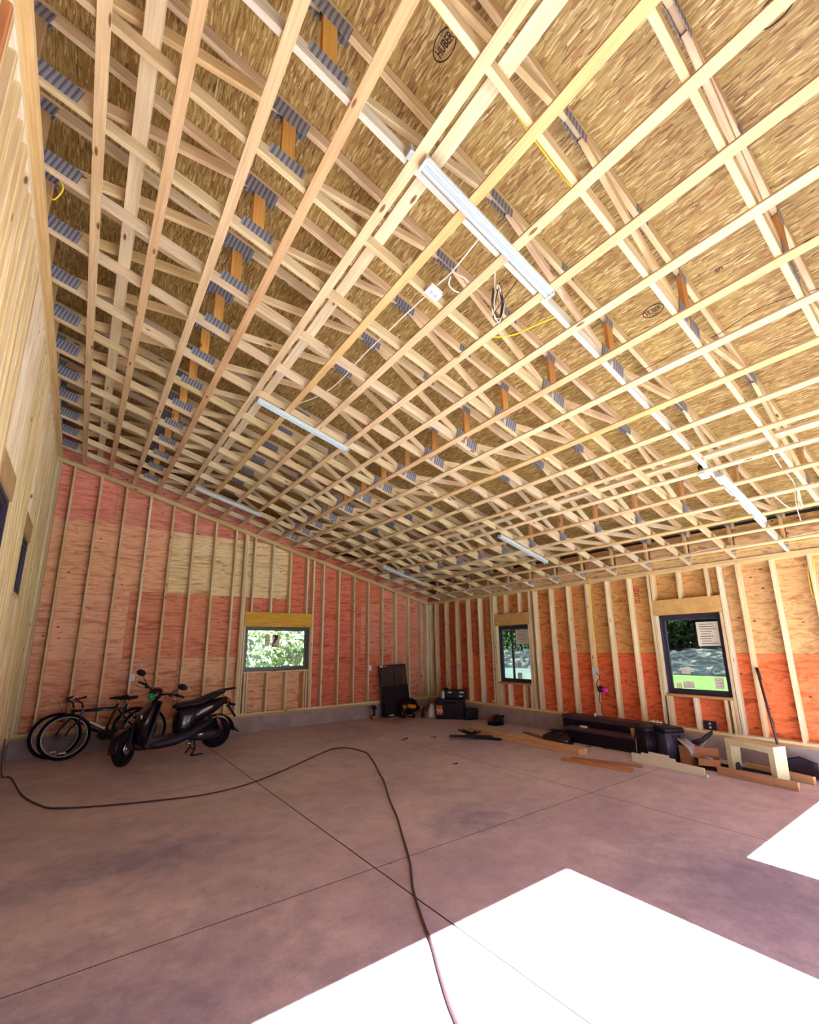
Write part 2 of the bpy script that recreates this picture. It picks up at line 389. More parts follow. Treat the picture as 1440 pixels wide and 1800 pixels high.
# ------------------------------------------------------------------ walls
PLYRED = [(.74, .235, .17), (.78, .27, .19), (.70, .21, .14), (.80, .31, .23)]
PLYTAN = [(.84, .66, .42), (.80, .58, .36), (.85, .68, .44)]
PLYMID = [(.80, .40, .27), (.84, .46, .31), (.74, .35, .23)]
def panel(parent, axis, off, a0, a1, z0, z1, col, top=None):
    g = .0015
    col = tuple(q * random.uniform(.93, 1.06) for q in col)
    t0 = top or (z1, z1)
    pts = [(a0 + g, z0 + g), (a1 - g, z0 + g), (a1 - g, t0[1] - g), (a0 + g, t0[0] - g)]
    mb = MB().prism(pts, off, off + .012, axis)
    o = mb.build('sheathing_panel', M_PLY, parent)
    o.color = (*col, 1); return o
def cutpanels(parent, axis, off, a0, a1, z0, z1, col, holes, roof=None):
    """splits a sheathing panel around the openings it meets"""
    for (h0, h1, k0, k1) in holes:
        if h0 < a1 and h1 > a0 and k0 < z1 and k1 > z0:
            if a0 < h0: cutpanels(parent, axis, off, a0, h0, z0, z1, col, holes, roof); a0 = h0
            if h1 < a1: cutpanels(parent, axis, off, h1, a1, z0, z1, col, holes, roof); a1 = h1
            if z0 < k0: cutpanels(parent, axis, off, a0, a1, z0, k0, col, holes, roof)
            if k1 < z1: cutpanels(parent, axis, off, a0, a1, k1, z1, col, holes, roof)
            return
    if a1 - a0 < .01 or z1 - z0 < .01: return
    if roof:
        t = (min(z1, roof(a0)), min(z1, roof(a1)))
        if t[1] <= z0 + .02 and t[0] <= z0 + .02: return
        panel(parent, axis, off, a0, a1, z0, z1, col, (max(t[0], z0 + .01), max(t[1], z0 + .01)))
    else: panel(parent, axis, off, a0, a1, z0, z1, col)
D = .14                                            # stud depth
SEAMS = [.30, 1.465, 2.685, 3.905, 5.125, 6.3]

# far wall (y = 0 is the inner face of its studs)
wf = empty('wall_far', (0, 0, 0), kind='structure')
MB().box((-.16, 0, -.2), (W + .16, .2, HC)).build('stem_wall', M_CURB, wf)
FW = (3.43, 4.83, 1.169, 2.069)
OFFS = [0, .9, .3, 1.3, .6]
for r in range(5):
    z0, z1 = SEAMS[r], SEAMS[r + 1]
    x = -.2 - OFFS[r]
    n = 0
    while x < W + .14:
        xa, xb = max(x, -.14), min(x + 2.44, W + .14)
        if xb > xa:
            mid = (xa + xb) / 2
            if r == 0: col = PLYMID[n % 3] if mid < 5.2 else PLYRED[n % 4]
            elif r == 1: col = PLYMID[1] if mid < 1.6 else (PLYRED[n % 4])
            elif r == 2: col = PLYMID[1] if mid < 1.4 else (PLYTAN[0] if mid < 5.2 else PLYRED[n % 4])
            elif r == 3: col = PLYRED[3]
            else: col = PLYRED[0]
            cutpanels(wf, 'y', D, xa, xb, z0, z1, col, [(FW[0] - .0, FW[1] + .0, FW[2], FW[3])], lambda q: zc(q, .58))
        x += 2.44; n += 1
board('sill_plate', (0, .07, HC + .019), (W, .07, HC + .019), D, .038, wf, color=(.66, .52, .26))
board('sill_plate', (0, .07, HC + .055), (W, .07, HC + .055), D, .036, wf)
def zs(x): return HL - SL * x
for k in range(2):
    dz = .02 + .0385 * k
    board('top_plate', (0, .07, zs(0) + dz), (W, .07, zs(W) + dz), D, .037, wf, upv=(0, 0, 1), color=(.80, .62, .36))
def fstud(x, z0=SILL, z1=None, name='wall_stud', w=.038):
    z1 = z1 if z1 is not None else zs(x + w)
    board(name, (x + w / 2, .07, z0), (x + w / 2, .07, z1), w, D, wf, upv=(0, 1, 0))
fstud(.0); fstud(.04)
for i in range(20):
    x = .2507 + .4064 * i
    if FW[0] - .08 < x < FW[1] + .05:
        fstud(x, 2.375); fstud(x, SILL, FW[2] - .04)
    else: fstud(x)
for x in (FW[0] - .09, FW[1] + .045, FW[0] - .13): fstud(x)
for x in (FW[0] - .045, FW[1] + .003): fstud(x, SILL, FW[3])
fstud(W - .09); fstud(W - .045)
for x in (FW[0] + .02, FW[1] - .055): fstud(x, SILL, FW[2] - .04)
MB().box((FW[0] - .045, .0, FW[3] + .002), (FW[1] + .045, D - .01, 2.375)).build('window_header', M_LUM, wf, color=(.80, .47, .08))
board('rough_sill', (FW[0], .07, FW[2] - .021), (FW[1], .07, FW[2] - .021), D, .038, wf)

# eave wall (x = W is the inner face of its studs)
wr = empty('wall_right', (W, 0, 0), kind='structure')
WX = W
def loc_r(o): o.location.x -= W; return o
wr.location = (0, 0, 0)
MB().box((W, YF - .15, -.2), (W + .2, 0.0, HC)).build('stem_wall', M_CURB, wr)
RW = [(-3.305, -2.418, .853, 2.043), (-6.848, -5.949, .856, 2.055)]
for r in range(3):
    z0, z1 = SEAMS[r], SEAMS[r + 1]
    if r == 2: z1 = 3.32
    y = .14 + OFFS[r + 1]
    n = 0
    while y > YF:
        ya, yb = max(y - 2.44, YF), min(y, .14)
        # the upper row is paler towards the doors
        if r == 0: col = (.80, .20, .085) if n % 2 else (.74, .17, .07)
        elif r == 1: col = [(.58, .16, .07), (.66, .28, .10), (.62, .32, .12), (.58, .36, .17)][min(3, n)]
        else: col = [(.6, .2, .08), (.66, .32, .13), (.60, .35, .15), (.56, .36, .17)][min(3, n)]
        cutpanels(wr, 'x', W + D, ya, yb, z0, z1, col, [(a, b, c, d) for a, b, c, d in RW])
        y -= 2.44; n += 1
board('sill_plate', (W + .07, YF, HC + .019), (W + .07, 0, HC + .019), D, .038, wr, color=(.62, .42, .2))
board('sill_plate', (W + .07, YF, HC + .055), (W + .07, 0, HC + .055), D, .036, wr)
for k in range(2):
    board('top_plate', (W + .07, YF, HR + .019 + .038 * k), (W + .07, 0, HR + .019 + .038 * k), D, .037, wr, color=(.80, .60, .33))
def rstud(y, z0=SILL, z1=HR, w=.038, name='wall_stud'):
    board(name, (W + .07, y - w / 2, z0), (W + .07, y - w / 2, z1), D, w, wr, upv=(0, 1, 0))
for j in range(1, 25):
    y = .1779 - .4064 * j + .0 * j
    hit = [q for q in RW if q[0] - .05 < y - .02 < q[1] + .08]
    if hit:
        rstud(y, 2.31); rstud(y, SILL, hit[0][2] - .04)
    elif y > YF + .1: rstud(y)
rstud(0.0)
for a, b, c, d in RW:
    for y in (b + .086, a - .05): rstud(y)
    for y in (b + .042, a - .004): rstud(y, SILL, d + .01)
    rstud(b - .002, SILL, c - .04); rstud(a + .04, SILL, c - .04)
    MB().box((W, a - .045, d + .015), (W + D - .01, b + .045, 2.31)).build('window_header', M_LUM, wr, color=(.66, .42, .17))
    board('rough_sill', (W + .07, a, c - .021), (W + .07, b, c - .021), D, .038, wr, color=(.6, .34, .16))
for k, y in enumerate(TY[:16]):                    # plywood blocking between the truss heels above the plate
    MB().box((W + .02, y - .59, HR + .08), (W + .032, y - .02, HR + .40)).build('heel_blocking', M_PLY, wr, color=(.60, .40, .22))

# high wall (x = 0)
wl = empty('wall_left', (0, 0, 0), kind='structure')
MB().box((-.2, YF - .15, -.2), (0, 0, HC)).build('stem_wall', M_CURB, wl)
LWIN = [(-2.70, -1.95, 2.30, 3.00), (-4.80, -4.02, 2.30, 3.00)]
for r in range(5):
    z0, z1 = SEAMS[r], min(SEAMS[r + 1], 5.62)
    y = .14 + OFFS[r]; n = 0
    while y > YF:
        ya, yb = max(y - 2.44, YF), min(y, .14)
        cutpanels(wl, 'x', -D - .012, ya, yb, z0, z1, PLYMID[(n + r) % 3], LWIN)
        y -= 2.44; n += 1
board('sill_plate', (-.07, YF, HC + .019), (-.07, 0, HC + .019), D, .038, wl)
board('sill_plate', (-.07, YF, HC + .055), (-.07, 0, HC + .055), D, .036, wl)
for k in range(2): board('top_plate', (-.07, YF, HL + .019 + .038 * k), (-.07, 0, HL + .019 + .038 * k), D, .037, wl)
def lstud(y, z0=SILL, z1=HL, color=None):
    board('wall_stud', (-.07, y - .019, z0), (-.07, y - .019, z1), D, .038, wl, upv=(0, 1, 0), color=color, c=.006)
for j in range(0, 26):
    y = -.02 - .4064 * j
    hit = [q for q in LWIN if q[0] - .04 < y - .02 < q[1] + .04]
    if hit: lstud(y, 3.26); lstud(y, SILL, hit[0][2] - .04)
    elif y > YF + .05:
        lstud(y, color=(.86, .70, .42) if not -8.2 < y < -6.9 else (.66, .30, .15)); lstud(y + .041 + .004 * (j % 2), color=(.82, .64, .38)); lstud(y - .160 - .01 * (j % 3), color=(.88, .74, .50))
for a, b, c, d in LWIN:
    for y in (b + .082, b + .041, a - .003, a - .045): lstud(y, SILL, HL if y in (b + .082, a - .045) else d)
    MB().box((-.13, a - .04, d + .01), (0, b + .04, d + .25)).build('window_header', M_LUM, wl, color=(.62, .45, .25))
    board('rough_sill', (-.07, a, c - .021), (-.07, b, c - .021), D, .038, wl)

# front wall behind the camera with the two open garage doors the sun comes through
DOORS = [(.95, 3.772, 0, 2.755), (5.02, 7.80, 0, 2.14)]
wb = empty('wall_back', (0, YF, 0), kind='structure')
bmb = MB(); Z9 = 5.6
for (a, b, z0, z1) in [(-.15, DOORS[0][0], 0, Z9), (DOORS[0][0], DOORS[0][1], DOORS[0][3], Z9), (DOORS[0][1], DOORS[1][0], 0, Z9), (DOORS[1][0], DOORS[1][1], DOORS[1][3], Z9), (DOORS[1][1], W + .15, 0, Z9)]:
    bmb.prism([(a, z0), (b, z0), (b, min(z1, zc(b, .58))), (a, min(z1, zc(a, .58)))], 0, .03)
bmb.build('sheathing_panel', M_PLY, wb, color=(.6, .38, .2))

# unseen skin added behind the sheathing to block light leaks, cut around the windows
def added_light_blocker(parent, axis, off, a0, a1, z0, top, holes):
    xs = sorted({a0, a1, *[h for q in holes for h in q[:2]]}); mb = MB()
    for xa, xb in zip(xs, xs[1:]):
        spans = [(z0, None)]
        for h0, h1, k0, k1 in holes:
            if h0 <= xa + 1e-4 and h1 >= xb - 1e-4: spans = [(z0, k0), (k1, None)]
        for za, zb in spans:
            pts = [(xa, za), (xb, za), (xb, top(xb) if zb is None else zb), (xa, top(xa) if zb is None else zb)]
            mb.prism(pts, off, off + .05, axis)
    return mb.build('added_light_blocker', M_DGREY, parent)
added_light_blocker(wf, 'y', D + .014, -.3, W + .3, -.1, lambda x: zc(x, .605), [FW])
added_light_blocker(wr, 'x', W + D + .014, YF - .1, .25, -.1, lambda y: 3.36, RW)
added_light_blocker(wl, 'x', -D - .07, YF - .1, .25, -.1, lambda y: 5.66, LWIN)
added_light_blocker(wb, 'y', -.06, -.3, W + .3, 0, lambda x: zc(x, .605), [(a, b, -9, d) for a, b, c, d in DOORS])
wb.children[-1].location = (0, 0, 0)

# ------------------------------------------------------------------ roof deck
roofm = frame((0, YF - .1, zc(0, .60)), (0, .25, zc(0, .60)), SN)[0]
# local frame of the deck: x along the building, y down the slope
RL = (W + .6) / math.cos(A)
cl = MB().box((0, -RL, 0), (-YF + .35, .5, .015))
ceil = cl.build('ceiling', M_OSB, None, mx=roofm); tag(ceil, kind='structure')
inv = roofm.inverted()

def text_mesh(s, size):
    cu = bpy.data.curves.new('t', 'FONT'); cu.body = s; cu.size = size; cu.align_x = 'CENTER'; cu.align_y = 'CENTER'; cu.extrude = .0004; cu.resolution_u = 3
    cu.offset = size * .02
    ob = bpy.data.objects.new('t', cu); COL.objects.link(ob); bpy.context.view_layer.update()
    me = bpy.data.meshes.new_from_object(ob.evaluated_get(bpy.context.evaluated_depsgraph_get()))
    bpy.data.objects.remove(ob); return me
def place_text(name, s, size, p, rdir, udir, m, parent, sx=1, sy=1):
    me = text_mesh(s, size); me.name = name; me.materials.clear(); me.materials.append(m)
    o = bpy.data.objects.new(name, me); COL.objects.link(o); o.parent = parent
    r = Vector(rdir).normalized(); u = Vector(udir).normalized(); n = r.cross(u)
    M = Matrix(((r.x * sx, u.x * sy, n.x, p[0]), (r.y * sx, u.y * sy, n.y, p[1]), (r.z * sx, u.z * sy, n.z, p[2]), (0, 0, 0, 1)))
    bpy.context.view_layer.update()
    o.matrix_world = M if parent is None else M
    if parent is not None:
        o.matrix_parent_inverse = Matrix(); o.matrix_local = parent.matrix_world.inverted() @ M
    return o
def dk(x, y, e=.002): return Vector((x, y, zc(x, .60) - e))
bpy.context.view_layer.update()
for x, y in ((1.99, -8.085), (4.36, -8.07), (3.15, -9.3)):
    o = place_text('maker_stamp', 'HUBER', .043, dk(x, y), (0, -1, 0), -SD, M_INK, ceil, .92, 1.55)
    ring = [dk(x, y, .003) + Vector((0, -1, 0)) * math.cos(q / 20 * 2 * math.pi) * .083 - SD * math.sin(q / 20 * 2 * math.pi) * .055 for q in range(20)]
    rm = MB().tube([inv @ p for p in ring], .0032, 5, closed=True).build('maker_stamp_ring', M_INK, ceil)
place_text('board_stamp', 'SFI', .045, dk(4.34, -8.58), (0, -1, 0), -SD, M_INK, ceil)
place_text('handwritten_number', '8410', .11, dk(.45, -6.50), SD, (0, -1, 0), M_INK, ceil)
for x, y in ((2.1, -6.9), (3.3, -7.3), (5.0, -7.2)):
    place_text('grade_stamp', 'EXPOSURE 1\n24/16  7/16', .028, dk(x, y), (0, -1, 0), -SD, M_INK, ceil)

# ------------------------------------------------------------------ trusses
def truss_proto():
    r = empty('roof_truss', (0, TY[0], TZ0))
    def P(x, d): return Vector((x, 0, -SL * x + d))
    pv = (0, 0, 1); ch = .092; cc = .046
    board('bottom_chord', P(0.0, cc), P(W + .12, cc), .038, .089, r, pv, color=(.80, .68, .49))
    board('top_chord', P(-.1, .50 + cc), P(W + .14, .50 + cc), .038, .089, r, pv, color=(.84, .68, .48))
    nb = [.08, 1.40, 4.13, 6.76, 8.20]; 
    def web(x0, d0, x1, d1, col, h=.064):
        a, b = P(x0, d0), P(x1, d1); n = (b - a).normalized(); u = Vector((0, 1, 0)).cross(n)
        board('web', a, b, .036, h, r, u, color=col)
    web(.16, .085, 1.34, .515, (.80, .60, .36), .089)
    for x, c in ((1.40, (.72, .40, .12)), (4.13, (.66, .34, .12)), (6.76, (.64, .36, .16))): web(x, .09, x, .50, c, .089)
    web(.02, .09, .02, .50, (.6, .42, .24), .064); web(8.19, .09, 8.19, .50, (.74, .5, .28), .064)
    for a in ((1.46, .085, 2.70, .51), (2.86, .51, 4.06, .085), (4.20, .085, 5.38, .51), (5.54, .51, 6.70, .085), (6.82, .085, 8.10, .51)):
        web(*a, random.choice(LUMC))
    def plate(x, d, L, h):
        c = P(x, d); mx = Matrix.Translation(c) @ Matrix.Rotation(A, 4, 'Y')
        mb = MB()
        for s in (-1, 1): mb.box((-L / 2, s * .0200 - .0012, -h / 2), (L / 2, s * .0200 + .0012, h / 2))
        mb.build('nail_plate', M_PLATE, r, mx=mx)
    for x, d, L, h in ((.15, .09, .26, .12), (1.40, .10, .24, .09), (1.40, .49, .26, .13), (2.78, .50, .22, .085), (3.55, .545, .16, .08), (4.02, .105, .14, .15), (4.19, .08, .16, .12),
                       (4.13, .50, .12, .08), (5.46, .50, .20, .10), (6.76, .10, .18, .13), (6.76, .50, .12, .08), (8.17, .09, .16, .12), (8.17, .50, .16, .12), (.03, .5, .1, .1)):
        plate(x, d, L, h)
    return r
def copy_tree(o, parent=None):
    c = o.copy(); COL.objects.link(c); c.parent = parent
    for ch in [q for q in o.children]:
        k = copy_tree(ch, c)
        if 'chord' in k.name or 'web' in k.name:
            f = random.uniform(.86, 1.06); k.color = (min(1, ch.color[0] * f), min(1, ch.color[1] * f * random.uniform(.94, 1.03)), min(1, ch.color[2] * f * random.uniform(.88, 1.06)), 1)
    return c
tp = truss_proto()
for k in range(16):
    o = tp if k == 0 else copy_tree(tp)
    o.location = (0, TY[k], TZ0)
    if k == 12:
        for ch in o.children:
            if ch.name.startswith('bottom_chord'): ch.color = (.70, .70, .68, 1)
    tag(o, f'pale timber roof truss with nail plates, {ORD[k]} out from the plywood end wall', 'roof truss', 'roof trusses two feet apart under the strand board')
# strapping
for m in range(20):
    x = .385 + .3938 * m
    z = zc(x, -.0105)
    col = STRC[m % 6]
    L = -YF - .02
    o = MB().beam(L, .066, .019, .0015).build('ceiling_strap', M_LUM, None, mx=frame((x, YF, z), (x, 0, z), SN)[0], color=col)
    tag(o, f'thin furring strap running under the trusses, {ORD[m]} down the slope from the high wall', 'furring strap', 'furring straps nailed across the trusses')
o = MB().beam(-YF - .02, .07, .034, .002).build('edge_nailer', M_LUM, None, mx=frame((.036, YF, zc(.036, -.019)), (.036, 0, zc(.036, -.019)), SN)[0], color=(.82, .62, .33))
tag(o, 'nailer board fixed along the top of the high stud wall', 'board')
# flat bracing boards lying on the bottom chords
for x, n, w in ((.60, 'narrow brace board laid over the chords beside the high wall', .089), (2.105, 'wide pale brace board laid over the chords above the long lamps', .089), (5.85, 'pale brace board over the chords on the low side of the roof', .089)):
    z = zc(x, .092 + .02)
    o = MB().beam(-YF - .3, w, .038).build('brace_board', M_LUM, None, mx=frame((x, YF + .1, z), (x, -.2, z), SN)[0], color=(.74, .64, .47))
    tag(o, n, 'brace board')

# ------------------------------------------------------------------ windows
def sash(parent, w, h, bars=()):
    """frame in the local x-z plane, depth along y"""
    def rect(name, x0, x1, z0, z1, t, y0, y1):
        mb = MB()
        mb.box((x0, y0, z0), (x0 + t, y1, z1)); mb.box((x1 - t, y0, z0), (x1, y1, z1)); mb.box((x0 + t, y0, z0), (x1 - t, y1, z0 + t)); mb.box((x0 + t, y0, z1 - t), (x1 - t, y1, z1))
        return mb.build(name, M_FRAME, parent, bevel=.002)
    rect('window_frame', 0, w, 0, h, .035, .08, .15)
    rect('window_sash', .035, w - .035, .035, h - .035, .04, .10, .135)
    for x in bars: MB().box((x - .02, .095, .06), (x + .02, .13, h - .06)).build('window_mullion', M_FRAME, parent, bevel=.002)
    MB().box((.07, .118, .07), (w - .07, .122, h - .07)).build('pane', M_GLASS, parent)
def win(name, M, w, h, bars=()):
    o = empty(name, kind='structure'); o.matrix_world = M; sash(o, w, h, bars); return o
w1 = win('window_1', Matrix.Translation((FW[0], 0, FW[2])), FW[1] - FW[0], FW[3] - FW[2])
def RM(a, b, c): return Matrix.Translation((W, b, c)) @ Matrix.Rotation(-math.pi / 2, 4, 'Z')   # local x -> -y, local y -> +x
w2 = win('window_2', RM(*RW[0][:3]), RW[0][1] - RW[0][0], RW[0][3] - RW[0][2], (.36,))
w3 = win('window_3', RM(*RW[1][:3]), RW[1][1] - RW[1][0], RW[1][3] - RW[1][2])
for i, (a, b, c, d) in enumerate(LWIN):
    M = Matrix.Translation((0, a, c)) @ Matrix.Rotation(math.pi / 2, 4, 'Z')
    win('window_%d' % (4 + i), M @ Matrix.Translation((0, -.065, 0)), b - a, d - c)
def sticker(parent, x, z, w, h, label, cat, lines=4, m=M_PAPER, blob=False):
    o = MB().box((0, .1145, 0), (w, .1165, h)).build('window_sticker', m, None)
    o.matrix_world = parent.matrix_world @ Matrix.Translation((x, 0, z)); tag(o, label, cat)
    if lines:
        mb = MB()
        for k in range(lines):
            zz = h * (1 - (k + 1) / (lines + 1)); a = w * random.uniform(.08, .2); b = w * random.uniform(.6, .92)
            mb.box((a, .1138, zz - h * .012), (b, .1146, zz + h * .012))
        q = mb.build('sticker_print', M_INK, o)
    if blob:
        pts = [(w * .1, h * .95), (w * .75, h * .98), (w * .75, h * .7), (w * .35, h * .35), (w * .1, h * .12), (w * .7, h * .1), (w * .7, h * .03), (-.1 * w, .0), (w * .2, h * .45), (w * .35, h * .8), (.1 * w, h * .85)]
        MB().prism(pts, .1136, .1146, 'y').build('sticker_mark', M_INK, o)
    return o
bpy.context.view_layer.update()
sticker(w1, .44, .50, .10, .25, 'narrow grey printed sticker on the wide end wall window', 'sticker', 3)
sticker(w1, .60, .48, .16, .26, 'larger sticker with black swoosh mark on the wide end wall window', 'sticker', 0, blob=True)
sticker(w1, 1.16, .20, .09, .08, 'small square sticker low in the corner of the wide end wall window', 'sticker', 2)
sticker(w2, .46, .80, .34, .30, 'printed sheet covering the upper corner of the two-part eave wall window', 'paper sheet', 6)
sticker(w2, .47, .30, .09, .12, 'upper of two little stickers on the two-part eave wall window', 'sticker', 2)
sticker(w2, .45, .08, .12, .12, 'lower of two little stickers on the two-part eave wall window', 'sticker', 2)
sticker(w3, .52, .72, .30, .36, 'large white instruction sheet in the upper corner of the lawn window', 'paper sheet', 9)
sticker(w3, .22, .30, .13, .09, 'small sticker halfway down the lawn window at the edge of the grass view', 'sticker', 2)
sticker(w3, .12, .08, .08, .08, 'tiny square sticker at the bottom of the lawn window near the sash', 'sticker', 1)
sticker(w3, .22, .09, .16, .10, 'wide low sticker at the bottom of the lawn window', 'sticker', 3)
sticker(w3, .66, .10, .12, .16, 'upright sticker in the bottom corner of the lawn window by the pole', 'sticker', 3)
# ------------------------------------------------------------------ lamps under the straps
def strip_light():
    r = empty('strip_light')
    L = 1.22; s = MB().prism([(-.036, 0), (.036, 0), (.040, -.012), (.040, -.03), (-.040, -.03), (-.040, -.012)], 0, L, 'x')
    s.build('lamp_housing', M_WHITE, r)
    for y in (-.0195, .0195):
        pts = [(y + .014 * math.cos(a), -.03 - .02 * math.sin(a)) for a in [math.pi * k / 8 for k in range(9)]]
        MB().prism(pts, .02, L - .02, 'x').build('lamp_lens', M_LEN, r)
    for x in (0, L - .018): MB().box((x, -.04, -.052), (x + .018, .04, 0)).build('end_cap', M_WHITE, r, bevel=.003)
    return r
lp = strip_light(); first = True
for x, y, lab in ((1.985, -7.868, 'long white strip lamp up front beside the hanging bundle of wires'), (2.015, -4.72, 'white strip lamp midway along the high side row'), (2.02, -1.24, 'white strip lamp over the scooter, last of the high side row before the end wall'),
                  (5.985, -7.845, 'white strip lamp low on the eave side above the lawn window'), (6.01, -4.69, 'white strip lamp midway along the eave side row'), (5.975, -1.24, 'white strip lamp at the far corner end of the eave side row')):
    o = lp if first else copy_tree(lp); first = False
    p = Vector((x, y, zc(x, -.021))); o.matrix_world = Matrix(((SD.x, 0, SN.x, p.x), (0, 1, 0, p.y), (SD.z, 0, SN.z, p.z), (0, 0, 0, 1)))
    tag(o, lab, 'strip lamp', 'strip lamps in two rows under the straps')

def ccable(name, pts, r, m, label, cat='cable'):
    """smooth cable through points"""
    P = [Vector(p) for p in pts]; out = []
    for i in range(len(P) - 1):
        a, b, c, d = P[max(i - 1, 0)], P[i], P[i + 1], P[min(i + 2, len(P) - 1)]
        for k in range(6):
            t = k / 6; out.append(.5 * ((2 * b) + (c - a) * t + (2 * a - 5 * b + 4 * c - d) * t * t + (3 * b - a - 3 * c + d) * t ** 3))
    out.append(P[-1])
    return tag(MB().tube(out, r, 8).build(name, m), label, cat)
z = lambda x, d: zc(x, d)
ccable('power_cable', [(x, y, z(x, .10)) for x, y in ((2.60, -7.74), (2.63, -7.39), (2.62, -7.2), (2.6, -6.6), (2.59, -6.1), (2.6, -5.6), (2.55, -5.2), (2.4, -4.75))], .006, M_WCAB, 'white cable running straight over the trusses from lamp to lamp')
ccable('power_cable', [(2.6, -7.41, z(2.6, .02)), (2.635, -7.35, z(2.6, .01)), (2.69, -7.36, z(2.7, .0)), (2.77, -7.41, z(2.77, 0)), (2.77, -7.45, z(2.77, .01)), (2.69, -7.475, z(2.7, .02)), (2.63, -7.45, z(2.63, .03)), (2.6, -7.42, z(2.6, .08))], .005, M_WCAB, 'small slack loop of white cable beside the front strip lamp')
rnd = random.Random(3)
wb_pts = []
for k in range(7):
    a = rnd.uniform(-.03, .03)
    wb_pts += [(2.98 + a, -7.5 + rnd.uniform(-.02, .02), 4.16), (2.93 + rnd.uniform(-.03, .01), -7.5, 3.86 + rnd.uniform(-.03, .1)), (2.98 + rnd.uniform(-.02, .03), -7.5, 3.84 + rnd.uniform(0, .05)), (3.05 + rnd.uniform(-.02, .02), -7.5 + rnd.uniform(-.02, .02), 4.08)]
def hang(p): return (p[0] + .02, p[1], p[2] + .22)
wire = [hang(p) for p in wb_pts]
ccable('wire_bundle', [(2.75, -7.72, 4.33)] + wire[:16], .004, M_WCAB, 'loose bundle of white wires dangling from the front roof truss', 'wire')
ccable('wire_bundle', [(3.0, -7.74, 4.3)] + wire[13:], .004, M_DCAB, 'dark wires tangled in the dangling bundle below the front roof truss', 'wire')
ccable('power_cable', [(x, y, z(x, .20)) for x, y in ((1.45, -8.30), (1.69, -8.3), (1.88, -8.3), (2.06, -8.305), (2.26, -8.3), (2.47, -8.29), (2.82, -8.29), (3.1, -8.33))], .0065, M_YCAB, 'yellow cable running along the truss just over the camera', 'cable')
ccable('power_cable', [(x, y, z(x, .03)) for x, y in ((3.15, -7.2), (3.25, -7.31), (3.31, -7.42), (3.35, -7.6), (3.39, -7.75))], .0065, M_YCAB, 'short yellow cable drooping between two trusses past the wire bundle')
ccable('power_cable', [(x, y, z(x, .03)) for x, y in ((3.95, -8.372), (4.16, -8.362), (4.43, -8.365), (4.7, -8.36), (5.1, -8.362), (5.5, -8.362))], .0055, M_YCAB, 'yellow cable stapled beside a bottom chord towards the lawn window')
ccable('thin_wire', [(x, y, z(x, .25)) for x, y in ((4.58, -9.3), (4.57, -9.06), (4.53, -8.94), (4.49, -8.72), (4.54, -8.43), (4.5, -8.3), (4.52, -8.0), (4.52, -7.7))], .003, M_DCAB, 'thin dark wire crossing between the trusses above the eave side', 'wire')
ccable('power_cable', [(W - .35, -8.6, 2.98), (W - .3, -8.0, 2.95), (W - .28, -7.5, 2.93), (W - .25, -7.1, 2.97), (W - .3, -6.6, 2.94), (W - .22, -6.1, 2.97)], .006, M_WCAB, 'slack white cable sagging along the eave wall plate')
ccable('power_cable', [(W - .15, -9.0, 2.90), (W - .18, -8.2, 2.89), (W - .12, -7.6, 2.90), (W - .15, -6.9, 2.88), (W - .1, -6.2, 2.90), (W - .1, -5.4, 2.88), (W - .02, -4.83, 2.86)], .006, M_YCAB, 'yellow cable sagging along the eave wall plate')
ccable('power_cable', [(W - .02, -4.83, 2.83), (W - .006, -4.835, 2.70), (W - .006, -4.80, 2.2), (W - .006, -4.80, 1.7), (W - .006, -4.78, 1.22)], .007, M_YCAB, 'yellow cable dropping down a stud to the small white box')
ccable('power_cable', [(W + .03, -8.02, 2.72), (W + .03, -7.97, 2.68), (W + .03, -7.93, 2.5), (W + .03, -7.93, 2.2), (W + .03, -8.02, 2.08), (W + .03, -8.1, 2.2), (W + .03, -8.1, 2.5), (W + .03, -8.03, 2.66), (W + .03, -7.99, 2.5), (W + .03, -7.98, 2.24)], .006, M_YCAB, 'coil of yellow cable hung between the studs at the edge of the eave wall')
ccable('power_cable', [(.10, -5.95, 4.96), (.14, -5.9, 5.0), (.18, -5.87, 4.95), (.14, -5.83, 4.86), (.1, -5.8, 4.9)], .005, M_YCAB, 'short yellow cable end poking out at the top of the high wall')
ccable('power_cable', [(5.75, -8.35, 3.40), (5.9, -8.33, 3.42), (6.3, -8.3, 3.36), (6.6, -8.3, 3.30), (6.72, -8.3, 3.16), (6.6, -8.3, 3.02), (6.25, -8.3, 2.93), (5.8, -8.3, 2.98)], .005, M_WCAB, 'wide loop of white cable beside the eave side front lamp')
ccable('wire_bundle', [(6.70, -8.33, 3.32), (6.66, -8.3, 3.1), (6.72, -8.3, 3.0), (6.76, -8.3, 3.22), (6.71, -8.31, 3.33), (6.8, -8.3, 3.02), (6.76, -8.3, 3.3), (6.62, -8.3, 3.2), (6.55, -8.3, 3.0), (6.6, -8.3, 2.85)], .004, M_WCAB, 'knotted little bundle of wires beyond the eave side front lamp', 'wire')
def jbox(p, M, label, m=M_WHITEP, holes=True, w=.115, h=.075, d=.045):
    r = empty('junction_box'); r.matrix_world = M; tag(r, label, 'electrical box')
    MB().box((-w / 2, -h / 2, 0), (w / 2, h / 2, d)).build('box_body', m, r, bevel=.004)
    MB().box((-w / 2 - .004, -h / 2 - .004, -.004), (w / 2 + .004, h / 2 + .004, 0)).build('cover_plate', m, r, bevel=.002)
    if holes:
        for x in (-.022, .022):
            MB().prism([(x - .013, -.017), (x + .013, -.017), (x + .015, 0), (x + .013, .017), (x - .013, .017), (x - .015, 0)], -.0065, -.0035, 'z').build('outlet_face', M_GREY, r)
    return r
def slopeM(x, y, d): 
    p = Vector((x, y, zc(x, d))); return Matrix(((SD.x, 0, SN.x, p.x), (0, 1, 0, p.y), (SD.z, 0, SN.z, p.z), (0, 0, 0, 1)))
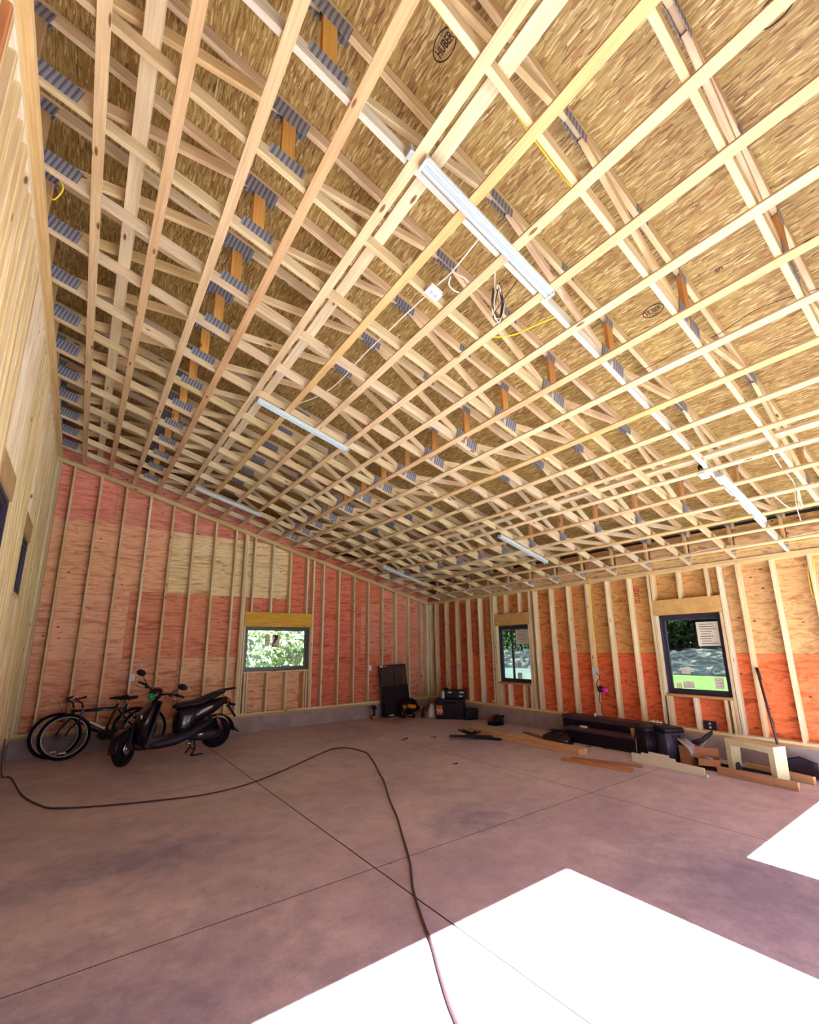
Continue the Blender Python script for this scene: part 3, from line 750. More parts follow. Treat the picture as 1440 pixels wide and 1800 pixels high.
jbox(0, slopeM(2.58, -7.225, -.012), 'white double outlet box fixed to a truss beside the straight white cable')
jbox(0, slopeM(5.93, -7.72, -.04), 'white outlet box with a dark plug at the end of the eave side front lamp')
MB().lathe([(.02, 0), (.024, .02), (.016, .05), (.006, .06)], 10, Matrix.Translation((5.86, -7.72, zc(5.88, .0)))).build('plug', M_BLK)
tag(bpy.data.objects['plug'], 'dark plug above the outlet box by the eave side front lamp', 'plug')
o = MB().box((1.90, -7.86, zc(1.93, -.02)), (2.0, -7.80, zc(1.93, .03))).build('cable_clamp', M_GREY, bevel=.004); tag(o, 'grey metal clamp box at the upper end of the front strip lamp', 'clamp')
def wallbox(x, y, z, axis, label, m=M_WHITEP, w=.07, h=.115):
    if axis == 'far': M = Matrix.Translation((x, y, z)) @ Matrix(((1, 0, 0, 0), (0, 0, 1, 0), (0, -1, 0, 0), (0, 0, 0, 1)))
    else: M = Matrix.Translation((x, y, z)) @ Matrix(((0, 0, 1, 0), (-1, 0, 0, 0), (0, -1, 0, 0), (0, 0, 0, 1)))
    r = empty('outlet_box'); r.matrix_world = M; tag(r, label, 'electrical outlet')
    MB().box((-w / 2, -h / 2, 0), (w / 2, h / 2, .05)).build('box_body', M_GREY, r, bevel=.003)
    MB().box((-w / 2 - .003, -h / 2 - .003, -.006), (w / 2 + .003, h / 2 + .003, 0)).build('cover_plate', m, r, bevel=.002)
    for q in (-.026, .026):
        MB().prism([(-.014, q - .014), (.014, q - .014), (.017, q), (.014, q + .014), (-.014, q + .014), (-.017, q)], -.009, -.0055, 'z').build('outlet_face', M_WHITE, r)
    return r
wallbox(1.515, -.012, 1.146, 'far', 'white double outlet on a stud above the bicycle saddles')
wallbox(6.40, -.012, 1.14, 'far', 'white double outlet on a stud beside the leaning black screens')
wallbox(W - .012, -1.10, 1.13, 'r', 'grey outlet box on a stud above the black toolbox in the corner', M_GREY)
wallbox(W - .012, -4.76, 1.15, 'r', 'white box with a black plug, hanging over the long black cases', M_WHITE, .09, .12)
wallbox(W + .10, -6.47, .43, 'r', 'dark louvred box low under the lawn window', M_DGREY, .16, .12)
ccable('charger_cord', [(W - .03, -4.80, 1.12), (W - .04, -4.86, 1.05), (W - .03, -4.80, .98), (W - .04, -4.79, .90), (W - .03, -4.82, .8), (W - .03, -4.80, .66), (W - .04, -4.84, .58), (W - .03, -4.83, .48), (W - .04, -4.87, .42)], .007, M_DCAB, 'dark cord hanging down the stud from the white box', 'cord')
pk = empty('cord_reel', (W - .05, -4.85, .85)); tag(pk, 'small black and magenta reel dangling from the dark cord', 'reel')
MB().lathe([(.02, -.02), (.055, -.015), (.055, .03), (.03, .035)], 14, Matrix.Rotation(math.pi / 2, 4, 'X')).build('reel_body', M_BLK, pk)
MB().blob((0, -.085, -.015), (.035, .06, .045), 3, .06).build('reel_cap', M_PINK, pk)
# red lumber writing on the sheathing
place_text('sheathing_stencil', '122.63.101', .13, Vector((W + D - .002, -5.60, 2.45)), (0, 0, -1), (0, -1, 0), M_REDINK, wr, .55, 1)
place_text('sheathing_stencil', '7/16', .07, Vector((7.05, D - .002, 1.75)), (0, 0, -1), (1, 0, 0), M_INK, wf, 1, 1)
place_text('sheathing_stencil', '15/32 CAT', .06, Vector((5.95, D - .002, 2.5)), (1, 0, 0), (0, 0, 1), M_INK, wf, 1, 1)

# ------------------------------------------------------------------ extension cord
cord = [(.133, -1.318), (.314, -2.325), (.497, -2.896), (.648, -3.145), (1.081, -3.38), (1.535, -3.538), (1.972, -3.644), (2.424, -3.58), (2.935, -3.306), (3.49, -2.922), (4.034, -2.535), (4.28, -2.46), (4.43, -2.60), (4.468, -3.04), (4.34, -3.40), (4.211, -3.712), (4.02, -4.12), (3.867, -4.473),
        (3.527, -5.118), (3.32, -5.55), (3.122, -5.915), (2.87, -6.378), (2.652, -6.714), (2.478, -7.05), (2.393, -7.239), (2.271, -7.461), (2.165, -7.676), (2.05, -8.0), (1.98, -8.5), (2.1, -9.2), (2.0, -10.0)]
ccable('extension_cord', [(.03, -1.10, .47), (.035, -1.12, .3), (.05, -1.15, .1), (.08, -1.2, .012)] + [(x + .04, y, .010) for x, y in cord], .0085, M_GREENC, 'long dark extension cord snaking over the concrete into the sunlight', 'cord')

# ------------------------------------------------------------------ bicycles
def bicycle(loc, tilt, label, frame_m, accent_m, rot=0, steer=0):
    r = empty('bicycle', loc); r.rotation_euler = (tilt, 0, rot); tag(r, label, 'bicycle')
    R = .335; fx, rx = 0, 1.06; zc_ = R
    def wheel(x, name, parent):
        g = empty(name, (x, 0, zc_)); g.parent = parent
        ring = lambda rad: [(rad * math.cos(2 * math.pi * k / 40), 0, rad * math.sin(2 * math.pi * k / 40)) for k in range(40)]
        MB().tube(ring(R - .022), .022, 8, closed=True).build('tire', M_RUB, g)
        MB().tube(ring(R - .052), .010, 6, closed=True).build('rim', M_RIM, g)
        sp = MB()
        for k in range(28):
            a = 2 * math.pi * k / 28; b = a + (.35 if k % 2 else -.35); s = .03 if k % 4 < 2 else -.03
            sp.tube([(.02 * math.cos(b), s, .02 * math.sin(b)), ((R - .055) * math.cos(a), 0, (R - .055) * math.sin(a))], .0012, 4)
        sp.build('spokes', M_DGREY, g)
        MB().tube([(0, -.05, 0), (0, .05, 0)], .02, 10).build('hub', M_STEEL, g)
        q = MB().loft([((.0 - .045, -.006, -(R - .10)), (0, .004, 0), (0, 0, .014)), ((.045, -.006, -(R - .10)), (0, .004, 0), (0, 0, .014))], 8); q.build('reflector', M_REFL, g)
        return g
    wheel(fx, 'front_wheel', r); wheel(rx, 'rear_wheel', r)
    H = Vector((.20, 0, .68)); HB = Vector((.155, 0, .56)); BB = Vector((.63, 0, .29)); ST = Vector((.78, 0, .74)); RA = Vector((rx, 0, zc_)); FA = Vector((fx, 0, zc_))
    fr = MB(); fr.tube([H + Vector((-.012, 0, .03)), HB + Vector((.02, 0, .0))], .022, 10); fr.tube([H, ST + Vector((-.01, 0, -.05))], .017, 10); fr.tube([HB + Vector((.02, 0, .02)), BB], .020, 10); fr.tube([BB, ST], .016, 10)
    for s in (-.05, .05):
        fr.tube([BB + Vector((0, s * .6, 0)), RA + Vector((0, s, 0))], .010, 8); fr.tube([ST + Vector((-.01, s * .4, -.06)), RA + Vector((0, s, 0))], .009, 8)
    fr.build('frame', frame_m, r)
    MB().tube([HB.lerp(BB, .25) + Vector((.02, 0, .02)), HB.lerp(BB, .7) + Vector((.02, 0, .02))], .0215, 10).build('frame_decal', accent_m, r)
    fk = MB()
    for s in (-.05, .05): fk.tube([HB + Vector((0, s, 0)), FA.lerp(HB, .4) + Vector((-.02, s, 0)), FA + Vector((0, s, 0))], [.014, .013, .009], 8)
    fk.tube([HB + Vector((0, -.06, .0)), HB + Vector((0, .06, .0))], .016, 8); fk.build('fork', M_DGREY, r)
    hb = empty('handlebar', H + Vector((-.015, 0, .05))); hb.parent = r; hb.rotation_euler = (0, 0, steer)
    MB().tube([(0, 0, 0), (-.02, 0, .08), (-.09, 0, .12)], .014, 8).build('stem', M_BLK, hb)
    MB().tube([(-.09, -.05, .12), (-.10, -.15, .15), (-.05, -.29, .16)], .012, 8).build('bar', M_DGREY, hb)
    MB().tube([(-.09, .05, .12), (-.10, .15, .15), (-.05, .29, .16)], .012, 8).build('bar', M_DGREY, hb)
    MB().tube([(-.09, -.06, .12), (-.09, .06, .12)], .016, 8).build('bar_clamp', M_BLK, hb)
    for s in (-1, 1):
        MB().tube([(-.07, s * .20, .155), (-.045, s * .31, .162)], .017, 8).build('grip', M_BLK, hb)
        MB().tube([(-.10, s * .15, .145), (-.15, s * .20, .12), (-.13, s * .27, .10)], .006, 6).build('brake_lever', M_STEEL, hb)
        MB().tube([(-.12, s * .14, .14), (-.2, s * .06, .10), (-.14, 0, -.05), (-.05, 0, -.12)], .003, 5).build('brake_cable', M_BLK, hb)
    MB().tube([ST, ST + Vector((.03, 0, .09))], .012, 8).build('seat_post', M_STEEL, r)
    MB().loft([((-.16 + .81, 0, .835), (0, .018, 0), (0, 0, .012)), ((-.08 + .81, 0, .84), (0, .025, 0), (0, 0, .02)), ((.0 + .81, 0, .84), (0, .055, 0), (0, 0, .026)), ((.09 + .81, 0, .85), (0, .075, 0), (0, 0, .028)), ((.12 + .81, 0, .85), (0, .055, 0), (0, 0, .018))], 12).build('saddle', M_BLK, r)
    ck = MB().lathe([(.02, -.004), (.09, -.003), (.09, .003), (.02, .004)], 24, Matrix.Translation((BB.x, -.05, BB.z)) @ Matrix.Rotation(math.pi / 2, 4, 'X')); ck.build('chainring', M_DGREY, r)
    for s, a in ((-1, -.4), (1, math.pi - .4)):
        e = BB + Vector((math.cos(a) * .17, s * .08, math.sin(a) * .17))
        MB().tube([BB + Vector((0, s * .07, 0)), e], .010, 8).build('crank', M_DGREY, r)
        MB().box((e.x - .045, e.y + (0 if s > 0 else -.09), e.z - .012), (e.x + .045, e.y + (.09 if s > 0 else 0), e.z + .012)).build('pedal', M_BLK, r, bevel=.005)
    MB().tube([BB + Vector((0, -.05, .085)), RA + Vector((0, -.05, .03)), RA + Vector((.04, -.05, 0)), RA + Vector((0, -.05, -.03)), BB + Vector((0, -.05, -.085))], .005, 6).build('chain', M_DGREY, r)
    MB().lathe([(.01, -.012), (.035, -.01), (.045, .012), (.01, .014)], 16, Matrix.Translation((rx, -.05, zc_)) @ Matrix.Rotation(math.pi / 2, 4, 'X')).build('sprocket', M_STEEL, r)
    return r
bicycle((.555, -.30, 0), -.10, 'black bicycle with a rust red tube, behind the dark blue bicycle', M_BLK, M_ORANGE, rot=.02)
bicycle((.675, -.50, 0), -.11, 'dark blue bicycle leaning in front of the black and red one', M_BLUEP, M_WHITEP, rot=.03, steer=.15)

# ------------------------------------------------------------------ scooter
def scooter():
    r = empty('motor_scooter', (2.02, -1.40, 0)); r.rotation_euler = (0, 0, .16)
    tag(r, 'black motor scooter with round mirrors and a green badge, parked on its stand', 'scooter')
    # local x: rearwards.  z up.
    fw_ = empty('front_wheel', (-.655, -.02, .235)); fw_.parent = r; fw_.rotation_euler = (-.06, 0, .80)
    def wheel(g, R, w):
        ring = lambda rad: [(rad * math.cos(2 * math.pi * k / 36), 0, rad * math.sin(2 * math.pi * k / 36)) for k in range(36)]
        MB().tube(ring(R - w), w, 12, closed=True).build('tire', M_RUB, g)
        MB().lathe([(R - 2 * w + .012, -.03), (R - 2 * w, -.034), (R - 2 * w - .014, -.02), (R - 2 * w - .014, .02), (R - 2 * w, .034), (R - 2 * w + .012, .03)], 30, Matrix.Rotation(math.pi / 2, 4, 'X')).build('rim', M_DGREY, g)
        for k in range(5):
            a = 2 * math.pi * k / 5 + .3
            MB().loft([((.02 * math.cos(a), 0, .02 * math.sin(a)), (-math.sin(a) * .024, 0, math.cos(a) * .024), (0, .014, 0)), (((R - 2 * w) * math.cos(a), 0, (R - 2 * w) * math.sin(a)), (-math.sin(a) * .014, 0, math.cos(a) * .014), (0, .012, 0))], 8).build('rim_spoke', M_DGREY, g)
        MB().tube([(0, -.055, 0), (0, .055, 0)], .035, 12).build('hub', M_STEEL, g)
    wheel(fw_, .235, .056)
    MB().lathe([(.04, -.002), (.085, -.002), (.085, .002), (.04, .002)], 24, Matrix.Translation((0, -.05, 0)) @ Matrix.Rotation(math.pi / 2, 4, 'X')).build('brake_disc', M_STEEL, fw_)
    MB().loft([((.06, -.055, .05), (.02, 0, 0), (0, 0, .035)), ((.10, -.06, -.01), (.025, 0, 0), (0, 0, .035))], 10).build('brake_caliper', M_RED, fw_)
    for s in (-.07, .07): MB().tube([(0, s, 0), (.10, s, .34)], .017, 10).build('fork_leg', M_DGREY, fw_)
    pts = [(-math.cos(a) * .262, 0, math.sin(a) * .262) for a in [math.radians(q) for q in range(-5, 140, 12)]]
    MB().loft([(p, (0, .062, 0), (p[0] * .05, 0, p[2] * .05)) for p in pts], 12).build('front_fender', M_GLOSSBLK, fw_)
    rw_ = empty('rear_wheel', (.665, 0, .285)); rw_.parent = r; wheel(rw_, .235, .058)
    # leg shield and nose
    MB().loft([((-.40, 0, .22), (0, .14, 0), (.06, 0, .02)), ((-.45, 0, .40), (0, .19, 0), (.085, 0, .02)), ((-.45, 0, .55), (0, .225, 0), (.095, 0, .02)), ((-.42, 0, .68), (0, .225, 0), (.09, 0, .02)), ((-.36, 0, .80), (0, .17, 0), (.06, 0, .02)), ((-.31, 0, .90), (0, .085, 0), (.045, 0, .01))], 18).build('leg_shield', M_GLOSSBLK, r)
    MB().loft([((-.50, -.175, .66), (.01, .01, 0), (0, 0, .035)), ((-.505, -.145, .66), (.02, .012, 0), (0, 0, .045))], 10).build('turn_signal', M_STEEL, r)
    MB().loft([((-.51, .175, .66), (.01, .01, 0), (0, 0, .035)), ((-.515, .145, .66), (.02, .012, 0), (0, 0, .045))], 10).build('turn_signal', M_STEEL, r)
    MB().tube([(-.43, -.18, .62), (-.40, -.155, .72), (-.35, -.13, .83)], .007, 6).build('chrome_trim', M_STEEL, r)
    MB().prism([(-.44, .24), (-.40, .30), (-.29, .70), (-.255, .86), (-.235, .86), (-.27, .68), (-.33, .36), (-.30, .34), (-.02, .34), (-.02, .27), (-.36, .215)], -.155, .155, 'y').build('inner_shield', M_DGREY, r, bevel=.02)
    # footboard and belly
    MB().loft([((-.44, 0, .25), (0, .13, 0), (0, 0, .05)), ((-.25, 0, .25), (0, .20, 0), (0, 0, .075)), ((.0, 0, .275), (0, .21, 0), (0, 0, .085)), ((.22, 0, .345), (0, .20, 0), (0, 0, .09)), ((.42, 0, .44), (0, .165, 0), (0, 0, .06)), ((.56, 0, .50), (0, .13, 0), (0, 0, .03))], 18).build('floorboard', M_DGREY, r)
    # body under the seat, tail
    MB().loft([((.14, 0, .30), (0, .15, 0), (.13, 0, .0)), ((.14, 0, .45), (0, .165, 0), (.15, 0, .0)), ((.18, 0, .60), (0, .16, 0), (.19, 0, .01)), ((.20, 0, .735), (0, .135, 0), (.19, 0, .02))], 18).build('seat_box', M_GLOSSBLK, r)
    MB().loft([((.16, 0, .56), (0, .14, 0), (0, 0, .12)), ((.36, 0, .63), (0, .165, 0), (0, 0, .135)), ((.56, 0, .70), (0, .15, 0), (0, 0, .11)), ((.72, 0, .765), (0, .10, 0), (0, 0, .075)), ((.80, 0, .79), (0, .05, 0), (0, 0, .035))], 18).build('tail_body', M_GLOSSBLK, r)
    MB().prism([(.28, .60), (.50, .70), (.52, .735), (.45, .72), (.34, .67)], -.168, -.158, 'y').build('side_decal', M_GREY, r, bevel=.003)
    MB().loft([((-.02, 0, .745), (0, .08, 0), (0, 0, .028)), ((.06, 0, .765), (0, .125, 0), (0, 0, .042)), ((.26, 0, .775), (0, .15, 0), (0, 0, .045)), ((.42, 0, .815), (0, .145, 0), (0, 0, .055)), ((.60, 0, .885), (0, .12, 0), (0, 0, .05)), ((.74, 0, .93), (0, .08, 0), (0, 0, .03))], 18).build('seat', M_BLK, r)
    rk = MB()
    for s in (-.09, .09): rk.tube([(.60, s, .90), (.72, s, .945), (.92, s * .7, .965)], .011, 8)
    rk.tube([(.92, -.063, .965), (.94, 0, .967), (.92, .063, .965)], .011, 8); rk.tube([(.80, -.085, .955), (.80, .085, .955)], .008, 8); rk.build('rear_rack', M_DGREY, r)
    MB().loft([((.77, 0, .80), (0, .09, 0), (0, 0, .05)), ((.84, 0, .76), (0, .085, 0), (0, 0, .05)), ((.865, 0, .74), (0, .05, 0), (0, 0, .03))], 12).build('tail_light', M_RED, r)
    for s in (-1, 1): MB().loft([((.84, s * .09, .72), (.02, 0, 0), (0, 0, .018)), ((.87, s * .16, .71), (.026, 0, 0), (0, 0, .02))], 10).build('turn_signal', M_DGREY, r)
    MB().tube([(.83, 0, .70), (.90, 0, .60), (.97, 0, .50)], [.03, .02, .02], 8).build('plate_bracket', M_BLK, r)
    # rear fender, engine, shock
    pts = [(.665 + math.cos(a) * .275, 0, .285 + math.sin(a) * .275) for a in [math.radians(q) for q in range(0, 125, 12)]]
    MB().loft([(p, (0, .075, 0), ((p[0] - .665) * .05, 0, (p[2] - .285) * .05)) for p in pts], 12).build('rear_fender', M_BLK, r)
    MB().prism([(.93, .31), (1.03, .245), (1.035, .26), (.94, .35)], -.06, .06, 'y').build('mud_flap', M_BLK, r)
    MB().loft([((.22, -.09, .28), (0, .05, 0), (0, 0, .05)), ((.38, -.10, .29), (0, .065, 0), (0, 0, .075)), ((.55, -.10, .285), (0, .06, 0), (0, 0, .08)), ((.70, -.10, .285), (0, .045, 0), (0, 0, .055))], 14).build('engine_case', M_DGREY, r)
    MB().tube([(.30, -.165, .31), (.42, -.168, .32)], .028, 12).build('kick_cover', M_STEEL, r)
    MB().tube([(.16, -.15, .20), (.24, -.15, .205)], .02, 10).build('stand_spring', M_STEEL, r)
    MB().tube([(.55, .13, .25), (.95, .14, .30)], [.04, .05], 12).build('exhaust', M_DGREY, r)
    sh = MB()
    hel = [(.60 + .075 * t + .026 * math.cos(t * 44), -.15 + .026 * math.sin(t * 44), .56 - .20 * t) for t in [k / 60 for k in range(61)]]
    sh.tube(hel, .008, 6); sh.build('shock_spring', M_RED, r)
    MB().tube([(.60, -.15, .58), (.68, -.15, .33)], .014, 8).build('shock_rod', M_STEEL, r)
    # stand
    st = MB()
    for s in (-.10, .10): st.tube([(.30, s * .7, .24), (.31, s, .10), (.25, s * 1.2, .012)], .013, 8)
    st.tube([(.31, -.10, .09), (.31, .10, .09)], .010, 8); st.tube([(.25, -.12, .014), (.34, -.14, .014), (.42, -.14, .02)], .011, 8); st.build('center_stand', M_BLK, r)
    # handlebar group, steered
    h = empty('handlebar', (-.30, 0, .90)); h.parent = r; h.matrix_local = Matrix.Translation((-.30, 0, .90)) @ Matrix.Rotation(.92, 4, Vector((.42, 0, .907)))
    MB().loft([((-.16, 0, .06), (0, .05, 0), (0, 0, .05)), ((-.12, 0, .07), (0, .085, 0), (0, 0, .085)), ((-.05, 0, .085), (0, .09, 0), (0, 0, .09)), ((.02, 0, .09), (0, .07, 0), (0, 0, .07)), ((.07, 0, .08), (0, .04, 0), (0, 0, .04))], 18).build('headlight_cowl', M_GLOSSBLK, h)
    MB().lathe([(.055, 0), (.055, .012), (.04, .016)], 18, Matrix.Translation((-.155, 0, .062)) @ Matrix.Rotation(-math.pi / 2, 4, 'Y')).build('headlight_lens', M_DGREY, h)
    badge = MB()
    for k in range(3):
        a = math.pi * k / 3 + .3; badge.tube([(-.172, -.045 * math.cos(a), .062 - .045 * math.sin(a)), (-.174, .045 * math.cos(a), .062 + .045 * math.sin(a))], .007, 6)
    badge.tube([(-.172, .05 * math.cos(2 * math.pi * k / 18), .062 + .05 * math.sin(2 * math.pi * k / 18)) for k in range(18)], .006, 6, closed=True)
    badge.build('badge', M_GREEN, h)
    MB().tube([(0, 0, -.12), (0, 0, .05)], .03, 10).build('steering_stem', M_BLK, h)
    for s in (-1, 1):
        MB().tube([(0, s * .06, .07), (.01, s * .16, .12), (.06, s * .25, .12)], .014, 8).build('bar', M_DGREY, h)
        MB().tube([(.055, s * .24, .12), (.10, s * .37, .105)], .019, 10).build('grip', M_BLK, h)
        MB().tube([(.0, s * .19, .10), (-.04, s * .24, .09), (.02, s * .36, .08)], .007, 6).build('brake_lever', M_STEEL, h)
        MB().loft([((.0, s * .17, .105), (.02, 0, 0), (0, 0, .02)), ((.03, s * .22, .115), (.024, 0, 0), (0, 0, .024))], 10).build('switch_pod', M_BLK, h)
        MB().tube([(.02, s * .19, .13), (-.01, s * .24, .20), (-.02, s * .30, .27)], .006, 6).build('mirror_stem', M_BLK, h)
        MB().loft([((-.045, s * .32, .29), (0, .045, 0), (0, 0, .03)), ((-.03, s * .33, .29), (0, .068, 0), (0, 0, .045)), ((-.01, s * .335, .29), (0, .07, 0), (0, 0, .047)), ((.0, s * .335, .29), (0, .062, 0), (0, 0, .04))], 16, 2).build('mirror', M_BLK, h)
    return r
scooter()

# ------------------------------------------------------------------ leaning screens
def screen(label, x, yb, yt, w, h, m, lean_x=0):
    r = empty('screen_panel', (x, yb, 0)); a = math.asin(min(.9, (yt - yb) / h)); r.rotation_euler = (-a, lean_x, 0); tag(r, label, 'screen')
    fr = MB(); t = .022
    fr.box((0, 0, 0), (t, .02, h)); fr.box((w - t, 0, 0), (w, .02, h)); fr.box((t, 0, 0), (w - t, .02, t)); fr.box((t, 0, h - t), (w - t, .02, h)); fr.build('screen_frame', M_BLK, r)
    MB().box((t, .008, t), (w - t, .010, h - t)).build('screen_mesh', m, r)
    return r
s1 = screen('tall black insect screen leaning on the studs in the far corner', 6.66, -.16, -.03, .80, 1.19, M_SCREEN, -.03)
MB().box((.03, -.003, 1.145), (.13, 0, 1.18)).build('frame_sticker', M_WHITEP, s1); MB().box((.16, -.003, 1.15), (.24, 0, 1.172)).build('frame_sticker', M_GREY, s1)
s2 = screen('shorter solid black panel standing in front of the tall insect screen', 6.70, -.26, -.14, .74, .70, M_BLK, -.03)
MB().box((.10, -.003, .03), (.23, 0, .055)).build('frame_sticker', M_WHITEP, s2)

# ------------------------------------------------------------------ tools in the far corner
def drill(loc, rz, label, s=1, alt=False):
    r = empty('power_drill', loc, rz); r.scale = (s, s, s); tag(r, label, 'power tool')
    MB().lathe([(.02, -.10), (.034, -.09), (.037, 0), (.03, .06), (.018, .08)], 14, Matrix.Translation((0, 0, .19)) @ Matrix.Rotation(math.pi / 2, 4, 'Y')).build('motor_body', M_BLK if alt else M_YEL, r)
    MB().lathe([(.022, .08), (.024, .12), (.012, .15)], 12, Matrix.Translation((0, 0, .19)) @ Matrix.Rotation(math.pi / 2, 4, 'Y')).build('chuck', M_BLK, r)
    MB().loft([((-.01, 0, .18), (.024, 0, 0), (0, .018, 0)), ((-.025, 0, .10), (.022, 0, 0), (0, .017, 0)), ((-.03, 0, .06), (.03, 0, 0), (0, .022, 0))], 12).build('handle', M_BLK, r)
    MB().box((-.075, -.035, .0), (.035, .035, .062)).build('battery', M_ORANGE if alt else M_BLK, r, bevel=.008)
    MB().box((-.06, -.037, .03), (.02, .037, .05)).build('battery_label', M_YEL, r)
    return r
drill((6.42, -.17, 0), 1.2, 'black tool with an orange base standing alone beside the screens', 1.35, True)
drill((7.02, -.52, 0), -2.4, 'yellow and black drill nearest the screens in the corner pile', 1.25)
drill((7.22, -.60, 0), -1.2, 'yellow and black drill in the middle of the corner pile', 1.3)
drill((7.40, -.76, 0), -2.0, 'yellow and black drill next to the thin white bag', 1.2)
def saw(loc, rz, label):
    r = empty('circular_saw', loc, rz); tag(r, label, 'power tool')
    MB().box((-.14, -.07, .0), (.14, .07, .008)).build('base_plate', M_STEEL, r, bevel=.002)
    MB().lathe([(.02, -.02), (.095, -.018), (.10, .0), (.095, .015), (.03, .02)], 24, Matrix.Translation((0, -.04, .10)) @ Matrix.Rotation(math.pi / 2, 4, 'X')).build('blade_guard', M_YEL, r)
    MB().tube([(0, -.02, .11), (0, .11, .11)], .05, 14).build('motor', M_BLK, r)
    MB().tube([(-.10, .0, .09), (-.12, 0, .17), (-.03, 0, .20), (.05, 0, .16)], .018, 10).build('handle', M_BLK, r)
    return r
saw((7.12, -.34, 0), .5, 'black and yellow circular saw at the back of the corner pile')
o = MB().blob((7.33, -.28, .22), (.30, .15, .17), 5, .22, 20, 12, flat=.0).build('duffel_bag', M_BLK); tag(o, 'slumped black tool bag against the curb behind the drills', 'bag')
def plastic_bag(loc, s, label, m, seed, name='plastic_bag'):
    mb = MB(); rnd = random.Random(seed); n = 22; prof = [(.02, 0), (.9, .02), (1.0, .25), (.92, .55), (.6, .8), (.35, .92), (.55, 1.05)]
    v = []
    for r_, zz in prof:
        for k in range(n): q = 1 + .10 * math.sin(k * 2.1 + zz * 9) + rnd.uniform(-.06, .06); v.append((loc[0] + s[0] * r_ * q * math.cos(2 * math.pi * k / n), loc[1] + s[1] * r_ * q * math.sin(2 * math.pi * k / n), loc[2] + s[2] * (zz + (rnd.uniform(-.03, .03) if zz > .1 else 0))))
    f = [(i * n + k, i * n + (k + 1) % n, (i + 1) * n + (k + 1) % n, (i + 1) * n + k) for i in range(len(prof) - 1) for k in range(n)] + [tuple(range(n - 1, -1, -1))]
    mb.add(v, f, True); o = mb.build(name, m); tag(o, label, 'bag'); return o
plastic_bag((7.56, -.92, 0), (.13, .11, .29), 'thin white carrier bag between the drills and the black toolbox', M_BAG, 4)
tb = empty('tool_chest', (7.87, -1.22, 0), -.85); tag(tb, 'big black tool chest with an orange and white label in the corner', 'toolbox')
MB().box((-.32, -.24, 0), (.32, .24, .36)).build('chest_body', M_BLK, tb, bevel=.02)
MB().box((-.33, -.25, .36), (.33, .25, .44)).build('chest_lid', M_BLK, tb, bevel=.02)
for x in (-.2, .2): MB().box((x - .03, -.262, .31), (x + .03, -.25, .40)).build('latch', M_DGREY, tb, bevel=.004)
MB().box((-.30, -.246, .10), (-.16, -.243, .30)).build('chest_label', M_ORANGE, tb)
for n_, dx in (('T', -.265), ('O', -.195)):
    me = text_mesh(n_, .10); me.materials.clear(); me.materials.append(M_WHITEP); q = bpy.data.objects.new('label_letter', me); COL.objects.link(q); q.parent = tb
    q.matrix_local = Matrix.Translation((dx, -.248, .18)) @ Matrix.Rotation(math.pi / 2, 4, 'X')
tc = empty('tool_case', (7.97, -1.30, .442), -.85); tag(tc, 'small black case with pale lettering lying on the black tool chest', 'case')
MB().box((-.20, -.15, 0), (.24, .15, .18)).build('case_body', M_BLK, tc, bevel=.015)
MB().tube([(-.06, -.16, .10), (-.05, -.19, .13), (.07, -.19, .13), (.08, -.16, .10)], .010, 8).build('case_handle', M_DGREY, tc)
for x0, x1, z0 in ((-.16, -.08, .12), (.10, .20, .12), (.09, .17, .04)): MB().box((x0, -.153, z0), (x1, -.150, z0 + .03)).build('case_print', M_PAPER, tc)
tc2 = empty('tool_case', (8.06, -1.64, 0), -.3); tag(tc2, 'low black rounded case on the floor beside the tool chest', 'case')
MB().box((-.16, -.14, 0), (.16, .14, .24)).build('case_body', M_BLK, tc2, bevel=.03); MB().tube([(-.06, -.14, .2), (-.05, -.17, .22), (.05, -.17, .22), (.06, -.14, .2)], .009, 8).build('case_handle', M_DGREY, tc2)
sb = empty('spray_bottle', (7.66, -1.20, .442), .6); tag(sb, 'small pale spray bottle standing on the tool chest', 'bottle')
MB().lathe([(.035, 0), (.038, .02), (.038, .13), (.016, .17), (.014, .19)], 16).build('bottle_body', M_SAND, sb); MB().box((-.05, -.014, .19), (.03, .014, .225)).build('trigger_head', M_BLK, sb, bevel=.004); MB().tube([(-.035, 0, .2), (-.05, 0, .16)], .005, 6).build('trigger', M_BLK, sb)
o = MB().blob((7.78, -1.17, .55), (.10, .08, .11), 8, .25, flat=.442).build('work_gloves', M_BLK); tag(o, 'dark crumpled work gloves heaped beside the spray bottle', 'gloves')
cg = empty('caulk_tube', (W + .05, -1.93, SILL + .001)); tag(cg, 'white caulk tube standing on the sill plate under the studs', 'tube')
MB().lathe([(.024, 0), (.024, .21), (.02, .215)], 16).build('tube_body', M_WHITE, cg); MB().lathe([(.010, .215), (.008, .24), (.004, .29)], 10).build('nozzle', M_WHITE, cg)
tm = empty('tape_measure', (W + .05, -2.20, SILL + .001), .3); tag(tm, 'yellow and black tape measure resting on the sill plate', 'tape measure')
MB().prism([(-.045, 0), (.045, 0), (.045, .04), (.03, .075), (-.02, .085), (-.045, .06)], -.02, .02, 'x').build('case', M_YEL, tm, bevel=.006); MB().lathe([(.005, 0), (.028, 0), (.028, .004)], 14, Matrix.Translation((-.021, 0, .045)) @ Matrix.Rotation(-math.pi / 2, 4, 'Y')).build('badge', M_WHITEP, tm)
o = MB().blob((W + .06, -2.30, SILL + .045), (.03, .06, .045), 9, .2, flat=SILL + .001).build('rag', M_BLK); tag(o, 'dark lump of rag on the sill plate beside the tape measure', 'rag')
hm = empty('vacuum_head', (7.98, -2.52, 0), 1.1); tag(hm, 'rounded red shop vacuum lying on the floor by the curb', 'vacuum')
MB().blob((0, 0, .09), (.20, .16, .115), 2, .07, 18, 12, flat=.0).build('body', M_RED, hm)
